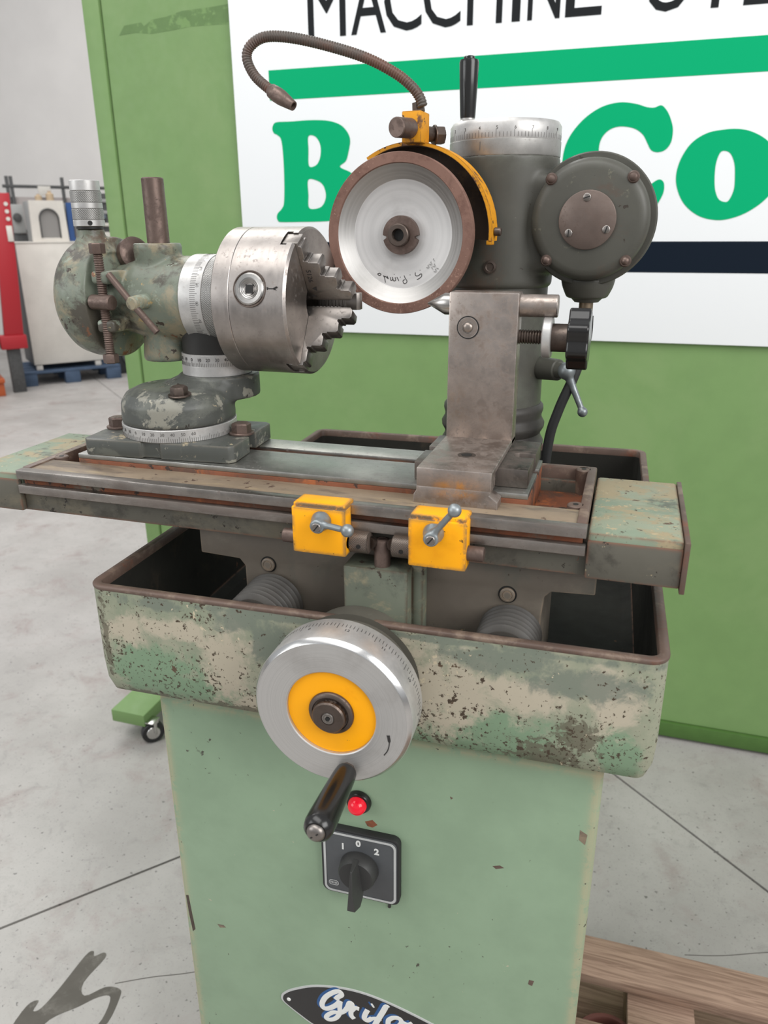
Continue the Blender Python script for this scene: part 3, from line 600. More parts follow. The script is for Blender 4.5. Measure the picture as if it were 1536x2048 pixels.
def cabinet():
    b = nb(); box(b, (49, 22, 144.5), (536, 530, 1011), 7, 3); c = obj('cabinet', b, MT['cabinet'], G, M=TM)
    for mt, pts in (('darksteel', [(53.9, 715.7), (57.6, 716.7), (59.5, 688.2), (61.7, 660.9), (57.7, 656.2), (55.4, 682.8)]), ('rust', [(292.8, 890.7), (301.5, 894.9), (307.1, 889.4), (301.4, 884.5), (295.6, 885.2)]),
                    ('rim', [(481.6, 716), (487.1, 716.4), (485.4, 708.1), (480.9, 709.6)]), ('railtop', [(94.6, 679.6), (103.1, 680.5), (106.3, 677.3), (97.7, 674.6)]), ('rim', [(386.4, 946.4), (389.6, 945.2), (387.6, 942.8)]),
                    ('rim', [(434.3, 866.4), (442.1, 869.2), (446.4, 867), (438.1, 863.3)]), ('railtop', [(519, 935.8), (526.6, 931.4), (525.3, 918.4), (519, 923.1)])):
        b = nb(); prism(b, pts, (0, 22, 0), X, Z, -Yv*0.15); obj('paint_chip', b, MT[mt], c, M=TM)
    # pilot lamp
    o = Vector((287, 22, 918))
    b = nb(); lathe(b, [(12.5, 0), (14, 1), (14, 4), (12.5, 6.5), (10, 7)], o, -Yv, 32); p = obj('pilot_lamp', b, MT['bakelite'], G, M=TM)
    b = nb(); lathe(b, [(10.3, 5), (10.3, 9), (9, 13.5), (6, 16.5), (2.5, 18), (0, 18.2)], o, -Yv, 28); obj('lens', b, MT['lens'], p, M=TM)
    # rotary switch
    c0 = Vector((289, 22, 835))
    b = nb(); prism(b, rrect(91, 92, 9), c0, X, Z, -Yv*9, 1.0); p = obj('rotary_switch', b, MT['rubber'], G, M=TM)
    b = nb(); prism(b, rrect(86, 87, 8), c0-Yv*9, X, Z, -Yv*1.5, 0.4); obj('switch_plate', b, MT['switchgrey'], p, M=TM)
    b = nb(); curve_mesh(b, [rrect(84, 85, 7.5), rrect(79, 80, 6)], c0-Yv*10.6, X, Z, 0.4); obj('silver_border', b, MT['silverprint'], p, M=TM)
    for ch, dx, dz in (('1', -19, 25), ('0', -1, 33), ('2', 20, 27)):
        b = nb(); text(b, ch, c0+Vector((dx, -10.6, dz-3.5)), X, Z, 11, 0.4, offset=0.45); obj('numeral', b, MT['white'], p, M=TM)
    b = nb(); curve_mesh(b, [rrect(12, 7, 3.4), rrect(10.4, 5.4, 2.6)], c0+Vector((-31, -10.6, -30)), X, Z, 0.4)
    for i in range(5): box(b, c0+Vector((-35.2+i*1.75, -10.9, -31.3)), c0+Vector((-34+i*1.75, -10.6, -28.7)))
    obj('maker_mark', b, MT['silverprint'], p, M=TM)
    b = nb(); lathe(b, [(22, 0), (22.5, 1), (21, 12), (19, 15), (0, 15.5)], c0-Yv*10.5, -Yv, 36)
    k = obj('knob_base', b, MT['dustyblack'], p, M=TM)
    b = nb(); hull(b, [c0+Vector(q) for q in [(-3, -22, 23), (3, -22, 23), (-6, -22, 6), (6, -22, 6), (-8.5, -22, -18), (8.5, -22, -18), (-7, -22, -30), (7, -22, -30), (-1, -40, 21), (1, -40, 21), (-2, -44, -8), (2, -44, -8), (-4.5, -43, -31), (4.5, -43, -31), (-7, -32, -34), (7, -32, -34)]])
    ko = obj('pointer', b, MT['dustyblack'], p, M=TM, smooth=25)
    bv = ko.modifiers.new('round', 'BEVEL'); bv.width = 1.2*S; bv.segments = 2
    b = nb(); tube(b, [c0+Vector((32, -0.4, -48)), c0+Vector((32, -0.5, -53)), c0+Vector((31.4, -0.5, -59))], [1.7, 1.5, 2.0], 8); obj('oil_drip', b, MT['bakelite'], p, M=TM)
    # name plate, pointed oval with fat script lettering
    out = [(176.5, 584), (180, 591), (193.9, 602.8), (226, 619.8), (272, 628.8), (317, 624.1), (375.5, 606.6), (412, 590), (428, 576), (433, 566), (430, 556), (415, 542), (385, 530), (338, 521.5), (292, 526), (245, 538), (218.5, 547.5), (199.8, 559.1), (182.6, 571.8), (177, 578)]
    P = [(v.x, v.y) for v in catmull([(a, c, 0) for a, c in out], 5, True)]; mx, mz = 305, 575
    ins = [(x-3.0*(x-mx)/math.hypot(x-mx, (z-mz)*3), z-2.6*(z-mz)*3/math.hypot(x-mx, (z-mz)*3)) for x, z in P]
    b = nb(); prism(b, P, (0, 22, 0), X, Z, -Yv*1.2); p = obj('name_plate', b, MT['silverprint'], G, M=TM)
    b = nb(); prism(b, ins, (0, 20.8, 0), X, Z, -Yv*0.3); obj('plate_field', b, MT['platblack'], p, M=TM)
    for x, z in ((187.3, 582.5), (422, 567)):
        b = nb(); lathe(b, [(2.8, 0), (2.4, 0.9), (0, 1.2)], (x, 20.6, z), -Yv, 14); obj('rivet', b, MT['white'], p, M=TM)
    LET = {'G': [([(251, 605), (254.3, 610.4), (259, 616), (256, 620.5), (248.3, 616.4), (237.6, 604.3), (232.5, 591), (234.5, 584.5), (241.2, 586), (250.8, 595), (257.2, 604.4)], 2.9), ([(257.2, 604.4), (256, 594.6), (255.6, 583), (250.5, 572.5), (242.5, 566.5), (237.5, 567.3), (239.2, 573.2), (247.3, 581.4), (256.6, 583.8), (263, 590)], 2.5)],
           'r': [([(263, 590), (266.2, 597), (269, 605.5), (272.5, 604.3), (271, 594.1), (270.8, 584.8), (274.5, 580)], 2.7), ([(271.5, 593), (276, 599.5), (281.5, 599.5)], 2.7)],
           'i': [([(292.5, 602), (289, 592.7), (288, 585.5), (292, 583.5), (298, 589.9)], 2.7), ([(298, 611.4), (300, 612.6)], 2.8)],
           'f': [([(318.4, 615), (316, 616), (311.6, 605), (304.8, 588), (299, 572), (293, 558), (288, 556)], 3.0), ([(296.5, 588.3), (303.3, 591.5), (310, 592.3)], 2.0)],
           'o': [([(318.5, 589), (319.5, 594.7), (325, 600.5), (332.3, 602), (335.6, 597), (332, 589), (325, 584.5), (319, 585.5), (318.5, 590)], 2.6), ([(334, 598), (343, 596), (349, 600)], 2.2)]}
    for ch, sts in LET.items():
        for nm, dx, dz, dr, dy, mt in (('letter_shadow', -3.2, 1.4, 0.9, 20.55, 'blueprint'), ('letter', 0, 0, 0.75, 20.3, 'white')):
            b = nb()
            for pts, rad in sts: tube(b, [(v.x+dx, dy, v.y+dz) for v in catmull([(x, z, 0) for x, z in pts], 6)], rad+dr, 10)
            for v in b.verts: v.co.y = dy+(v.co.y-dy)*0.07
            obj(nm, b, MT[mt], p, M=TM)
cabinet()

def tray():
    W, D, R = 584, 700, 18
    def ring(ins, z):
        r = max(R-ins, 6); return [(x+W/2-5.5, y+D/2, z) for x, y in rrect(W-2*ins, D-2*ins, r, 7)]
    def skin(levels, close):
        b = nb(); prev = None
        for ins, z in levels:
            cur = [b.verts.new(p) for p in ring(ins, z)]
            if prev:
                n = len(cur)
                for i in range(n): b.faces.new([prev[i], prev[(i+1) % n], cur[(i+1) % n], cur[i]])
            prev = cur
        if close: b.faces.new(prev)
        bmesh.ops.recalc_face_normals(b, faces=b.faces[:]); return b
    t = obj('drip_tray', skin([(0, 1146), (0, 1060), (1.5, 1036), (7, 1021), (18, 1013.5), (34, 1011.5)], True), MT['tray'], G, M=TM)
    obj('rim', skin([(0, 1146), (-0.8, 1147.5), (-0.8, 1149.6), (0.2, 1150.8), (7.6, 1150.8), (8.6, 1149.6), (8.6, 1140)], False), MT['rim'], t, M=TM, smooth=60)
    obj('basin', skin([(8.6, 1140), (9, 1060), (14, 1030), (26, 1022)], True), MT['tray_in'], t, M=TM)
    b = nb(); cyl(b, (574, 560, 1128), (592, 560, 1128), 2.6, seg=12); hexbolt(b, (584, 560, 1128), (1, 0, 0), 6, 4); obj('drain_screw', b, MT['rustbolt'], t, M=TM)
    # run down the hand wheel boss
    b = nb(); lathe(b, [(62, -24), (62, -2), (66, 2)], (292, 0, 1092), -Yv, 48)
    lathe(b, [(60, -20), (60, 26), (56, 28)], (292, 0, 1092), -Yv, 48); obj('wheel_boss', b, MT['cast'], t, M=TM)
tray()

def handwheel():
    o = Vector((292, -29, 1092)); fr = -Yv
    b = nb(); lathe(b, [(60, 0), (75, 0.5), (75.5, 2), (75.5, 35), (75, 36.5)], o, fr, 96, cap=False); w = obj('handwheel', b, MT['alu'], G, M=TM)
    b = nb(); lathe(b, [(75, 36.5), (72, 40.5), (71.2, 41)], o, fr, 96, cap=False); obj('bevelled_edge', b, MT['bright'], w, M=TM)
    wc = TM @ Vector((292, -70, 1092))
    b = nb(); lathe(b, [(71.2, 41), (43.5, 41), (42.5, 40.2), (42.5, 35)], o, fr, 96, cap=False)
    k = obj('machined_face', b, turned('handwheel_face', 'c4c2bf', wc, 1, 0.4, 0.75), w, M=TM)
    b = nb(); lathe(b, [(44, 34), (42.3, 37.5), (20, 38)], o, fr, 72, cap=False); obj('yellow_disc', b, MT['yellowface'], w, M=TM)
    b = nb(); lathe(b, [(21.5, 37.5), (21.5, 39.5), (20.5, 41), (17.5, 42), (16.8, 41), (15.6, 41), (15.6, 46.5), (14.4, 48), (6.6, 48.2), (6.4, 47.6), (0, 47.6)], o, fr, 48); h = obj('hub', b, MT['darksteel'], w, M=TM)
    b = nb(); lathe(b, [(5.6, 47.6), (5.2, 48.6), (2.8, 48.6), (2.8, 48.0), (0, 48.0)], o, fr, 24); obj('hub_screw', b, MT['jaw'], h, M=TM)
    b = nb(); lathe(b, [(2.3, 48.2), (2.3, 48.75), (0, 48.75)], o, fr, 6); obj('socket', b, MT['blackhole'], h, M=TM)
    # graduation on the rim
    b = nb(); n = 130
    for i in range(n):
        a = 2*PI*i/n; L = 9 if i % 10 == 0 else (7 if i % 5 == 0 else 5); c = o+fr*9+(X*math.sin(a)+Z*math.cos(a))*75.45
        tv = (X*math.cos(a)-Z*math.sin(a)); prism(b, [(-0.22, 0), (0.22, 0), (0.22, L), (-0.22, L)], c, tv, fr, (X*math.sin(a)+Z*math.cos(a))*0.15)
    obj('graduation', b, MT['ink'], w, M=TM, kind='stuff')
    for i in range(13):
        a = 2*PI*(i*10)/n-0.35; rad = X*math.sin(a)+Z*math.cos(a); tv = X*math.cos(a)-Z*math.sin(a)
        b = nb(); text(b, str((13-i) % 13), o+fr*20.5+rad*75.5, tv, -fr if False else Vector((0, 1, 0)), 5.2, 0.15); obj('numeral', b, MT['ink'], w, M=TM)
    b = nb(); tube(b, catmull([(346, -70.2, 1080), (347, -70.2, 1072), (345.5, -70.2, 1064), (342, -70.2, 1058)], 4), [1.8]+[1.6]*3+[0.6]*9, 6)
    for v in b.verts: v.co.y = -70.15+(v.co.y+70.2)*0.08
    obj('scratch', b, MT['ink'], w, M=TM)
    g0 = Vector((307, -70, 1035))
    b = nb(); lathe(b, [(8, -0.5), (8, 3), (7, 4)], g0, fr, 8); obj('grip_collar', b, MT['darksteel'], w, M=TM)
    b = nb(); lathe(b, [(8.5, 3.5), (10, 4.5), (10.8, 12), (12.2, 40), (13.2, 66), (13.2, 74), (12, 79), (9.5, 81.5), (8.6, 81.5), (8.6, 80)], g0, fr, 40); gr = obj('grip', b, MT['bakelite'], w, M=TM)
    b = nb(); lathe(b, [(8.2, 79), (8.2, 82), (7, 84.5), (4, 86), (0, 86.3)], g0, fr, 28); obj('grip_screw', b, MT['jaw'], gr, M=TM)
    b = nb(); slot_bar(b, g0, fr, 5.2, 86.0, 0.7); obj('screw_slot', b, MT['blackhole'], gr, M=TM)
handwheel()

def saddle():
    y0 = 668
    P = [(-420, 1206), (-6, 1206), (-6, 1180), (-46, 1178), (-52, 1172), (-54, 1150), (-54, 1060), (-368, 1060), (-368, 1164), (-374, 1171), (-420, 1173)]
    b = nb(); prism(b, P, (0, y0, 0), X, Z, Yv*120, 1.5); s = obj('saddle', b, MT['apron'], G)
    for x, z in ((-340, 1169), (-87, 1170)):
        b = nb(); lathe(b, [(9, 0), (9, 0.3), (0, 0.3)], (x, y0, z), -Yv, 28); obj('bolt_recess', b, MT['blackhole'], s)
        b = nb(); lathe(b, [(7.4, 0), (7.4, 2.2), (6.6, 2.8), (5.2, 2.9), (5.0, 2.4), (4.4, 2.4), (4.2, 3.1), (0, 3.2)], (x, y0, z), -Yv, 28); obj('bolt', b, MT['apron'], s)
    b = nb(); box(b, (-243, 634, 1060), (-178, 667.9, 1195), 2); box(b, (-180, 650, 1060), (-166, 667.9, 1204), 5); obj('feed_nut_block', b, MT['block'], G)
    b = nb(); lathe(b, [(8, 0), (8, 25), (7, 27), (4.5, 27.6), (4, 27), (0, 27)], (-206.5, 646, 1195), Z, 28); obj('stop_pin', b, MT['rustbolt'], G)
    for x, z, r, ya in ((-334, 1128, 33, y0), (-82, 1131, 31, y0), (-209, 1119, 25, 634)):
        yb = 602+(x+516)*math.sin(math.radians(1.4))+10
        b = nb(); bellows(b, (x, yb, z-2), (x, ya, z), r, max(3, int((ya-yb)/6.5)), 5.5); obj('bellows', b, MT['bellow'], G)
saddle()

def table():
    b = nb()
    box(b, (-697, 652, 1206), (63, 815, 1228), 1.5); box(b, (-697, 652, 1227), (63, 690, 1243), 1.0); box(b, (-620, 815, 1206), (-20, 828, 1243), 1)
    T = obj('worktable', b, MT['table'], G)
    for x0, x1 in ((-17, 63), (-697, -628)):
        b = nb(); box(b, (x0, 646, 1228.2), (x1, 816, 1250.5), 3); obj('end_cover', b, MT['endcover'], T)
        b = nb(); box(b, (x0, 644.5, 1207), (x1, 651.8, 1244), 2); obj('end_front', b, MT['table'], T)
    for x0 in (63,):
        b = nb(); box(b, (x0, 642, 1203.5), (x0+4.5, 818, 1251.5), 0.8); obj('end_plate', b, MT['rim'], T)
    for z0, z1 in ((1246.5, 1256.5), (1230, 1239.5)):
        b = nb(); box(b, (-625, 640, z0), (-18, 651.9, z1), 0.7); obj('front_rail', b, MT['rail'], T)
    b = nb(); box(b, (-622, 648, 1239.5), (-21, 652.5, 1246.5)); obj('rail_groove', b, MT['rust'], T)
    b = nb(); box(b, (-620, 652, 1243), (-21, 691, 1255), 0.8); obj('front_channel', b, MT['railtop'], T)
    for x0, x1 in ((-28, -18.5), (-627, -617)):
        b = nb(); box(b, (x0, 652, 1228), (x1, 830, 1257), 2)
        xc = x0-4 if x0 > -100 else x1+4
        for yc in (700, 818): lathe(b, [(8, 1228), (8, 1256), (7, 1257)], (xc, yc, 0), Z, 20)
        obj('trough_wall', b, MT['rim'], T)
        for yc in (700, 818):
            b = nb(); lathe(b, [(2.6, 1257), (2.6, 1257.25), (0, 1257.25)], (xc, yc, 0), Z, 14); obj('screw_hole', b, MT['blackhole'], T)
    b = nb(); box(b, (-620, 820, 1228), (-25, 830, 1257), 2); obj('trough_wall', b, MT['rim'], T)
    b = nb(); box(b, (-617, 690, 1226), (-28, 820, 1229.5)); obj('trough_floor', b, MT['rust'], T)
    b = nb(); box(b, (-582, 691, 1229), (-76, 812, 1259.5), 1); obj('platform', b, MT['rust'], T)
    for y0, y1 in ((691.3, 762), (776, 811.7)):
        b = nb(); box(b, (-582, y0, 1259.6), (-76, y1, 1265), 0.6); obj('slideway', b, MT['ground'], T)
table()

def table_stop(x0, x1, side, ball_p, hub):
    b = nb(); box(b, (x0, 621, 1209.5), (x1, 639.5, 1256), 1.6, 2); box(b, (x0+1, 624, 1253), (x1-1, 650, 1259.5), 1.4)
    s = obj('table_stop', b, MT['yellow'], G)
    zr = 1222 if side > 0 else 1225; y = 630
    xa = x0-13 if side > 0 else x1+15; xb = x1 if side > 0 else x0
    b = nb(); cyl(b, (xa, y, zr), (xb, y, zr), 7, seg=24, ch=0.8); obj('stop_rod', b, MT['rustbolt'], s)
    kz = 1220.5
    b = nb(); e = xb+side*19; lathe(b, [(9.5, 0), (10.8, 1), (10.8, 18), (9.5, 19)], (xb, 638, kz), (side, 0, 0), 32); kn = obj('knurled_nut', b, MT['knurl_dark'], s)
    b = nb(); cyl(b, (e, 638, kz), (e+side*2.6, 642, kz), 6, 5.2, seg=20); obj('nut_tip', b, MT['darksteel'], s)
    b = nb(); lathe(b, [(2.2, 0), (2.2, 0.5), (0, 0.5)], ((xb+e)/2+1, 638-10.6, kz-1), (0, -1, 0), 12); obj('tommy_hole', b, MT['blackhole'], kn)
    hub = Vector(hub); bp = Vector(ball_p)
    b = nb(); lathe(b, [(10, 0), (9.5, 4), (7.5, 10), (7, 15), (5.8, 16), (0, 16)], hub, (0.05, -1, -0.1), 28)
    st = hub+Vector((0, -9, 0)); dv = (bp-st).normalized()
    lathe(b, [(5.4, 0), (3.2, 12), (3.0, (bp-st).length)], st, dv, 16); ball(b, bp, 6.2, 20)
    lv = obj('clamp_lever', b, MT['lever'], s); cast(lv, 0.9, 5)
    tip = hub+Vector((0.05, -1, -0.1)).normalized()*15.6
    b = nb(); slotted(b, tip, (0.05, -1, -0.1), 4.6, 1.5); obj('lever_screw', b, MT['jaw'], s)
    b = nb(); slot_bar(b, tip, (0.05, -1, -0.1), 4.8, 1.5, 0.9); obj('screw_slot', b, MT['blackhole'], s)
MT['knurl_dark'] = knurl('knurled_dark_steel', '96897f', 1.8)
MT['knurl'] = knurl('knurled_aluminium', 'd2d0cc', 2.0)
table_stop(-289, -235, 1, (-224, 598, 1247), (-257.5, 620, 1245.5))
table_stop(-174, -120, -1, (-126.5, 598, 1276.5), (-149.5, 620, 1245.5))

# ------------------------------------------------------------------ column and wheel head
HM = rotz(-3, (-163, 1000, 0)); CX, CY = -163, 1000
def scale_ring(bm, o, d, r, n, L, Lm, w=0.25, h0=1.0, a0=0.0, a1=2*PI, every=5):
    u, v, dn = basis(d)
    for i in range(n):
        a = a0+(a1-a0)*i/n; rad = u*math.cos(a)+v*math.sin(a); tv = dn.cross(rad)
        l = Lm if i % every == 0 else L
        prism(bm, [(-w, 0), (w, 0), (w, l), (-w, l)], Vector(o)+dn*h0+rad*(r-0.05), tv, dn, rad*0.15)
def column():
    b = nb(); lathe(b, [(61, 1025), (61, 1446)], (CX, CY, 0), Z, 64)
    c = obj('column', b, MT['head'], G)
    b = nb(); lathe(b, [(62, 1225), (67, 1232), (68, 1236), (64, 1243), (63, 1248), (67.5, 1256), (68, 1261), (64, 1268), (63.5, 1272), (65.5, 1279), (65, 1284), (61.5, 1288)], (CX, CY, 0), Z, 64); obj('column_boot', b, MT['bellow'], c)
    b = nb(); cyl(b, (-112, 992, 1335), (-78, 966, 1337), 15, 13, 28, 1.5); cyl(b, (-82, 969, 1337), (-66, 957, 1338), 11, 9, 24, 1.5)
    bs = obj('clamp_boss', b, MT['head'], c)
    b = nb(); ball(b, (-68, 956, 1338), 11, 24)
    lathe(b, [(7, 0), (4.4, 20), (3.6, 58)], (-68, 956, 1338), Vector((-45, 950, 1290))-Vector((-68, 956, 1338)), 18); ball(b, (-45, 950, 1290), 6.5, 20)
    cast(obj('clamp_lever', b, MT['lever'], c), 1.2, 5)
column()

def wheel_head():
    b = nb()
    lathe(b, [(60, 1432), (65, 1437), (66, 1580)], (CX, CY, 0), Z, 64)
    lathe(b, [(66, 972), (66, 1010), (62, 1016), (62, 1088), (56, 1094)], (-52, -11, 1509.5), Yv, 64)
    hull(b, circle((CX, CY, 1450), 58)+circle((CX, CY, 1560), 58)+circle((-66, 975, 1509), 50, (0, 1, 0))+circle((-66, 1050, 1509), 50, (0, 1, 0)))
    lathe(b, [(34, 900), (40, 906), (46, 960), (46, 1010)], (-246.5, 8.5, 1495), Yv, 48)
    lathe(b, [(8, -1), (24, 1), (30, 14), (32, 24)], (-52, 984, 1422), Z, 32)
    h = cast(obj('wheel_head', b, MT['head'], G, M=HM), 2.2, 10)
    b = nb(); lathe(b, [(7, 0), (7.5, 1), (7.5, 2.5), (5, 3.2), (4, 2.4), (0, 2.4)], (-160, 935, 1459), -Yv, 24); obj('drain_plug', b, MT['darksteel'], h, M=HM)
    # dial on top
    b = nb(); lathe(b, [(65, 1579), (65.5, 1580), (65.5, 1595.6), (65, 1596)], (CX, CY, 0), Z, 72); obj('dial_base', b, MT['aludark'], h)
    b = nb(); lathe(b, [(64.6, 1596), (65, 1596.8), (65, 1612), (62, 1616.5), (40, 1617), (0, 1617)], (CX, CY, 0), Z, 72); obj('dial', b, MT['alu'], h)
    b = nb(); scale_ring(b, (CX, CY, 1597), (0, 0, 1), 65, 100, 5.0, 7.5, 0.22, 0.2)
    prism(b, [(-0.3, -12), (0.3, -12), (0.3, -3), (-0.3, -3)], (CX-18, CY-63, 1596), X, Z, Vector((0, -0.3, 0))); obj('graduation', b, MT['inkgrey'], h, kind='stuff')
    for i in range(10):
        a = -PI/2+(i-4)*2*PI/20-0.30; rad = Vector((math.cos(a), math.sin(a), 0)); tv = Z.cross(rad)
        b = nb(); text(b, str(i), Vector((CX, CY, 1605))+rad*65, tv, Z, 5, 0.2); obj('numeral', b, MT['inkgrey'], h)
    b = nb(); lathe(b, [(12, 0), (12, 2), (8.5, 5), (8, 8)], (-206, 985, 1616), Z, 24); obj('handle_ferrule', b, MT['aludark'], h)
    b = nb(); lathe(b, [(8.6, 7), (9, 10), (10.4, 40), (11.2, 64), (10.4, 67), (6.5, 68), (6.3, 70), (5, 71), (0, 71)], (-206, 985, 1616), Z, 32); obj('crank_handle', b, MT['bakelite'], h)
    # motor end
    o = Vector((-52, -11, 1509.5))
    b = nb(); lathe(b, [(70, 968), (71.5, 970), (71.5, 984), (69, 986)], o, Yv, 72); obj('motor_flange', b, MT['head'], h, M=HM)
    b = nb(); lathe(b, [(0, 947), (52, 947), (58, 948), (62, 951), (64.5, 956), (65, 969)], o, Yv, 72); mc = obj('motor_cover', b, MT['head'], h, M=HM)
    for sx, sz in ((-1, 1), (1, 1), (-1, -1), (1, -1)):
        b = nb(); ball(b, o+Vector((sx*43.5, 948.2, sz*42.8)), 5.2, 18); lathe(b, [(6.6, 0), (5.2, 2.5)], o+Vector((sx*43.5, 948.2, sz*42.8)), -Yv, 18); obj('cap_screw', b, MT['rustbolt'], h, M=HM)
    b = nb(); lathe(b, [(31, 0), (31, 2.4), (30.2, 3), (0, 3)], o+Vector((-1, 947, 0)), -Yv, 56); pl = obj('bearing_cap', b, MT['rustplate'], h, M=HM)
    for a, sa in ((95, 0.3), (-25, 1.3), (215, 1.5)):
        p = o+Vector((-1+23.5*math.cos(math.radians(a)), 944, 23.5*math.sin(math.radians(a))))
        b = nb(); slotted(b, p, -Yv, 4.2, 1.0); sc = obj('cap_plate_screw', b, MT['jaw'], h, M=HM)
        b = nb(); slot_bar(b, p, -Yv, 4.6, 1.0, sa); obj('screw_slot', b, MT['blackhole'], h, M=HM)
    b = nb(); lathe(b, [(25, 0), (24, -4), (20, -9), (18, -18), (14, -22)], (-52, 984, 1440), Z, 32); bmesh.ops.reverse_faces(b, faces=b.faces[:]); obj('cable_gland', b, MT['head'], h, M=HM)
    b = nb(); cyl(b, (-52, 984, 1396), (-52, 984, 1422), 8.4, seg=20); obj('brass_nipple', b, flat('dull_brass', '8a7a66', 0.35, 0.8), h, M=HM)
    b = nb(); tube(b, catmull([(-49, 976, 1402), (-49, 972, 1375), (-58, 960, 1335), (-74, 956, 1290), (-84, 956, 1245), (-88, 960, 1150), (-86, 960, 1040)], 8), 6.2, 14); obj('power_cable', b, MT['rubber'], G)
MT['rustplate'] = steel('brown_cap_plate', '6f625b', 0.42, 0.6, '5b4a41', 14, lo=0.4, hi=0.7, metal=0.5)
wheel_head()

def wheel_and_guard():
    o = Vector((-246.5, 8.5, 1495)); WM = HM
    b = nb(); lathe(b, [(79, 851), (79.5, 866), (76, 879), (62, 886), (0, 886)], o, Yv, 96, cap=False)
    w = obj('grinding_wheel', b, MT['aludark'], G, M=WM)
    b = nb(); lathe(b, [(79.5, 858), (84, 858), (84.4, 856), (84.4, 847.5), (83.8, 846.5), (73.8, 846.3), (73, 847.5), (73, 852)], o, Yv, 96, cap=False); obj('abrasive_ring', b, MT['abrasive'], w, M=WM)
    b = nb(); lathe(b, [(73, 849), (58.5, 860), (57.8, 860.4)], o, Yv, 96, cap=False); obj('cup_wall', b, turned('cup_wall_metal', 'b5b3b0', HM @ Vector((-246.5, 850, 1495)), 1, 0.4, 1, 400), w, M=WM, smooth=60)
    b = nb(); lathe(b, [(57.8, 860.4), (57, 861), (14, 861)], o, Yv, 96, cap=False); obj('disc_face', b, turned('disc_face_metal', 'cfcdcb', HM @ Vector((-246.5, 850, 1495)), 1, 0.5, 0.5, 150), w, M=WM)
    # hub nut with two spanner notches
    b = nb(); pts = []
    for i in range(72):
        a = 2*PI*i/72; ad = math.degrees(a) % 360
        r = 16.5 if (abs(ad-188) < 6 or abs(ad-352) < 6) else 20.5
        pts.append((r*math.cos(a), r*math.sin(a)))
    prism(b, pts, o+Yv*861, X, Z, -Yv*8); hn = obj('hub_nut', b, MT['rustbolt'], w, M=WM, smooth=30)
    b = nb(); lathe(b, [(12, -853.5), (12, -846), (11, -845), (7, -845), (6.2, -847), (6.2, -852), (0, -852)], o, -Yv, 40); sh = obj('spindle_end', b, MT['darksteel'], w, M=WM)
    b = nb(); lathe(b, [(6.1, -851.5), (6.1, -851.2), (0, -851.2)], o, -Yv, 24); obj('spindle_bore', b, MT['blackhole'], w, M=WM)
    b = nb(); cyl(b, o+Yv*880, o+Yv*906, 22, seg=32); obj('spindle', b, MT['darksteel'], w, M=WM)
    # pen writing and printed data, upside down as the wheel stands
    pen = [[(-276.4, 1453.3), (-274.2, 1454.0), (-272.4, 1452.7), (-273.9, 1451.4), (-276.0, 1452.3), (-276.4, 1453.3)], [(-269.5, 1451.5), (-268.1, 1448.9), (-266.9, 1443.8)], [(-268.5, 1450.8), (-266.0, 1449.9), (-263.5, 1448.0), (-264.9, 1450.9)], [(-260.9, 1449.7), (-260.6, 1446.4), (-258.1, 1447.1), (-258.4, 1450.0), (-257.0, 1445.8), (-254.5, 1446.5), (-255.2, 1449.7)], [(-256.4, 1453), (-256.0, 1452.6)], [(-253.1, 1450.1), (-250.6, 1445.9)], [(-244.3, 1451.8), (-242.8, 1448.6), (-240.7, 1445.5), (-242.8, 1442.9), (-244.9, 1443.5), (-245.6, 1446.0), (-243.5, 1447.3)], [(-249.2, 1450.1), (-248.5, 1449.8)], [(-237.4, 1452.7), (-236.9, 1452.3)], [(-231.0, 1455.2), (-230.6, 1452.0), (-227.4, 1451.7), (-224.0, 1454.0), (-223.3, 1451.5), (-226.0, 1448.9), (-228.8, 1447.6)], [(-225.5, 1458), (-225.1, 1457.6)]]
    b = nb()
    for st in pen: tube(b, catmull([(x, 869.3, z) for x, z in st], 4), 0.42, 6)
    for v in b.verts: v.co.y = 869.3+(v.co.y-869.3)*0.25
    obj('pen_writing', b, MT['ink'], w, M=WM)
    b = nb(); du = Vector((0.66, 0, 0.75)); dv_ = Vector((0.72, 0, -0.69))      # three rows of faint worn print
    for row, n_ in ((0, 6), (1, 4), (2, 4)):
        for i in range(n_):
            if (row*5+i*3) % 7 == 5: continue
            c_ = Vector((-218, 869.2, 1461))+du*(i*2.3+row*1.5)+dv_*(row*4.6)
            prism(b, [(0, 0), (1.4, 0), (1.4, 0.5), (0.5, 0.5), (0.5, 3.0), (0, 3.0)] if i % 2 else [(0, 0), (0.5, 0), (0.5, 1.2), (1.4, 1.2), (1.4, 3.0), (0.9, 3.0), (0.9, 1.8), (0, 1.8)], c_, du, dv_, -Yv*0.2)
    obj('printed_data', b, flat('faint_print', '9a9997', 0.5), w, M=WM)
    # guard
    def arc(r0, r1, y0, y1, a0, a1, n=40):
        bm = nb(); R = []
        for i in range(n+1):
            a = math.radians(a0+(a1-a0)*i/n); c, s_ = math.cos(a), math.sin(a)
            R.append([bm.verts.new(o+Vector((r*c, yy, r*s_))) for r, yy in ((r0, y0), (r1, y0), (r1, y1), (r0, y1))])
        for i in range(n):
            for k in range(4): bm.faces.new([R[i][k], R[i][(k+1) % 4], R[i+1][(k+1) % 4], R[i+1][k]])
        bm.faces.new(R[0]); bm.faces.new(R[-1][::-1]); bmesh.ops.recalc_face_normals(bm, faces=bm.faces[:]); return bm
    g = obj('wheel_guard', arc(93, 97, 884, 910, -4, 122), MT['guard'], G, M=WM)
    obj('guard_lining', arc(92.4, 92.9, 885, 907, -3.5, 121.5), MT['guardin'], g, M=WM)
    obj('guard_back', arc(42, 93, 907, 910, -4, 122), MT['guardin'], g, M=WM)
    b = nb(); box(b, o+Vector((90, 885, -11)), o+Vector((97, 896, -6)), 1); obj('guard_tab', b, MT['guard'], g, M=WM)
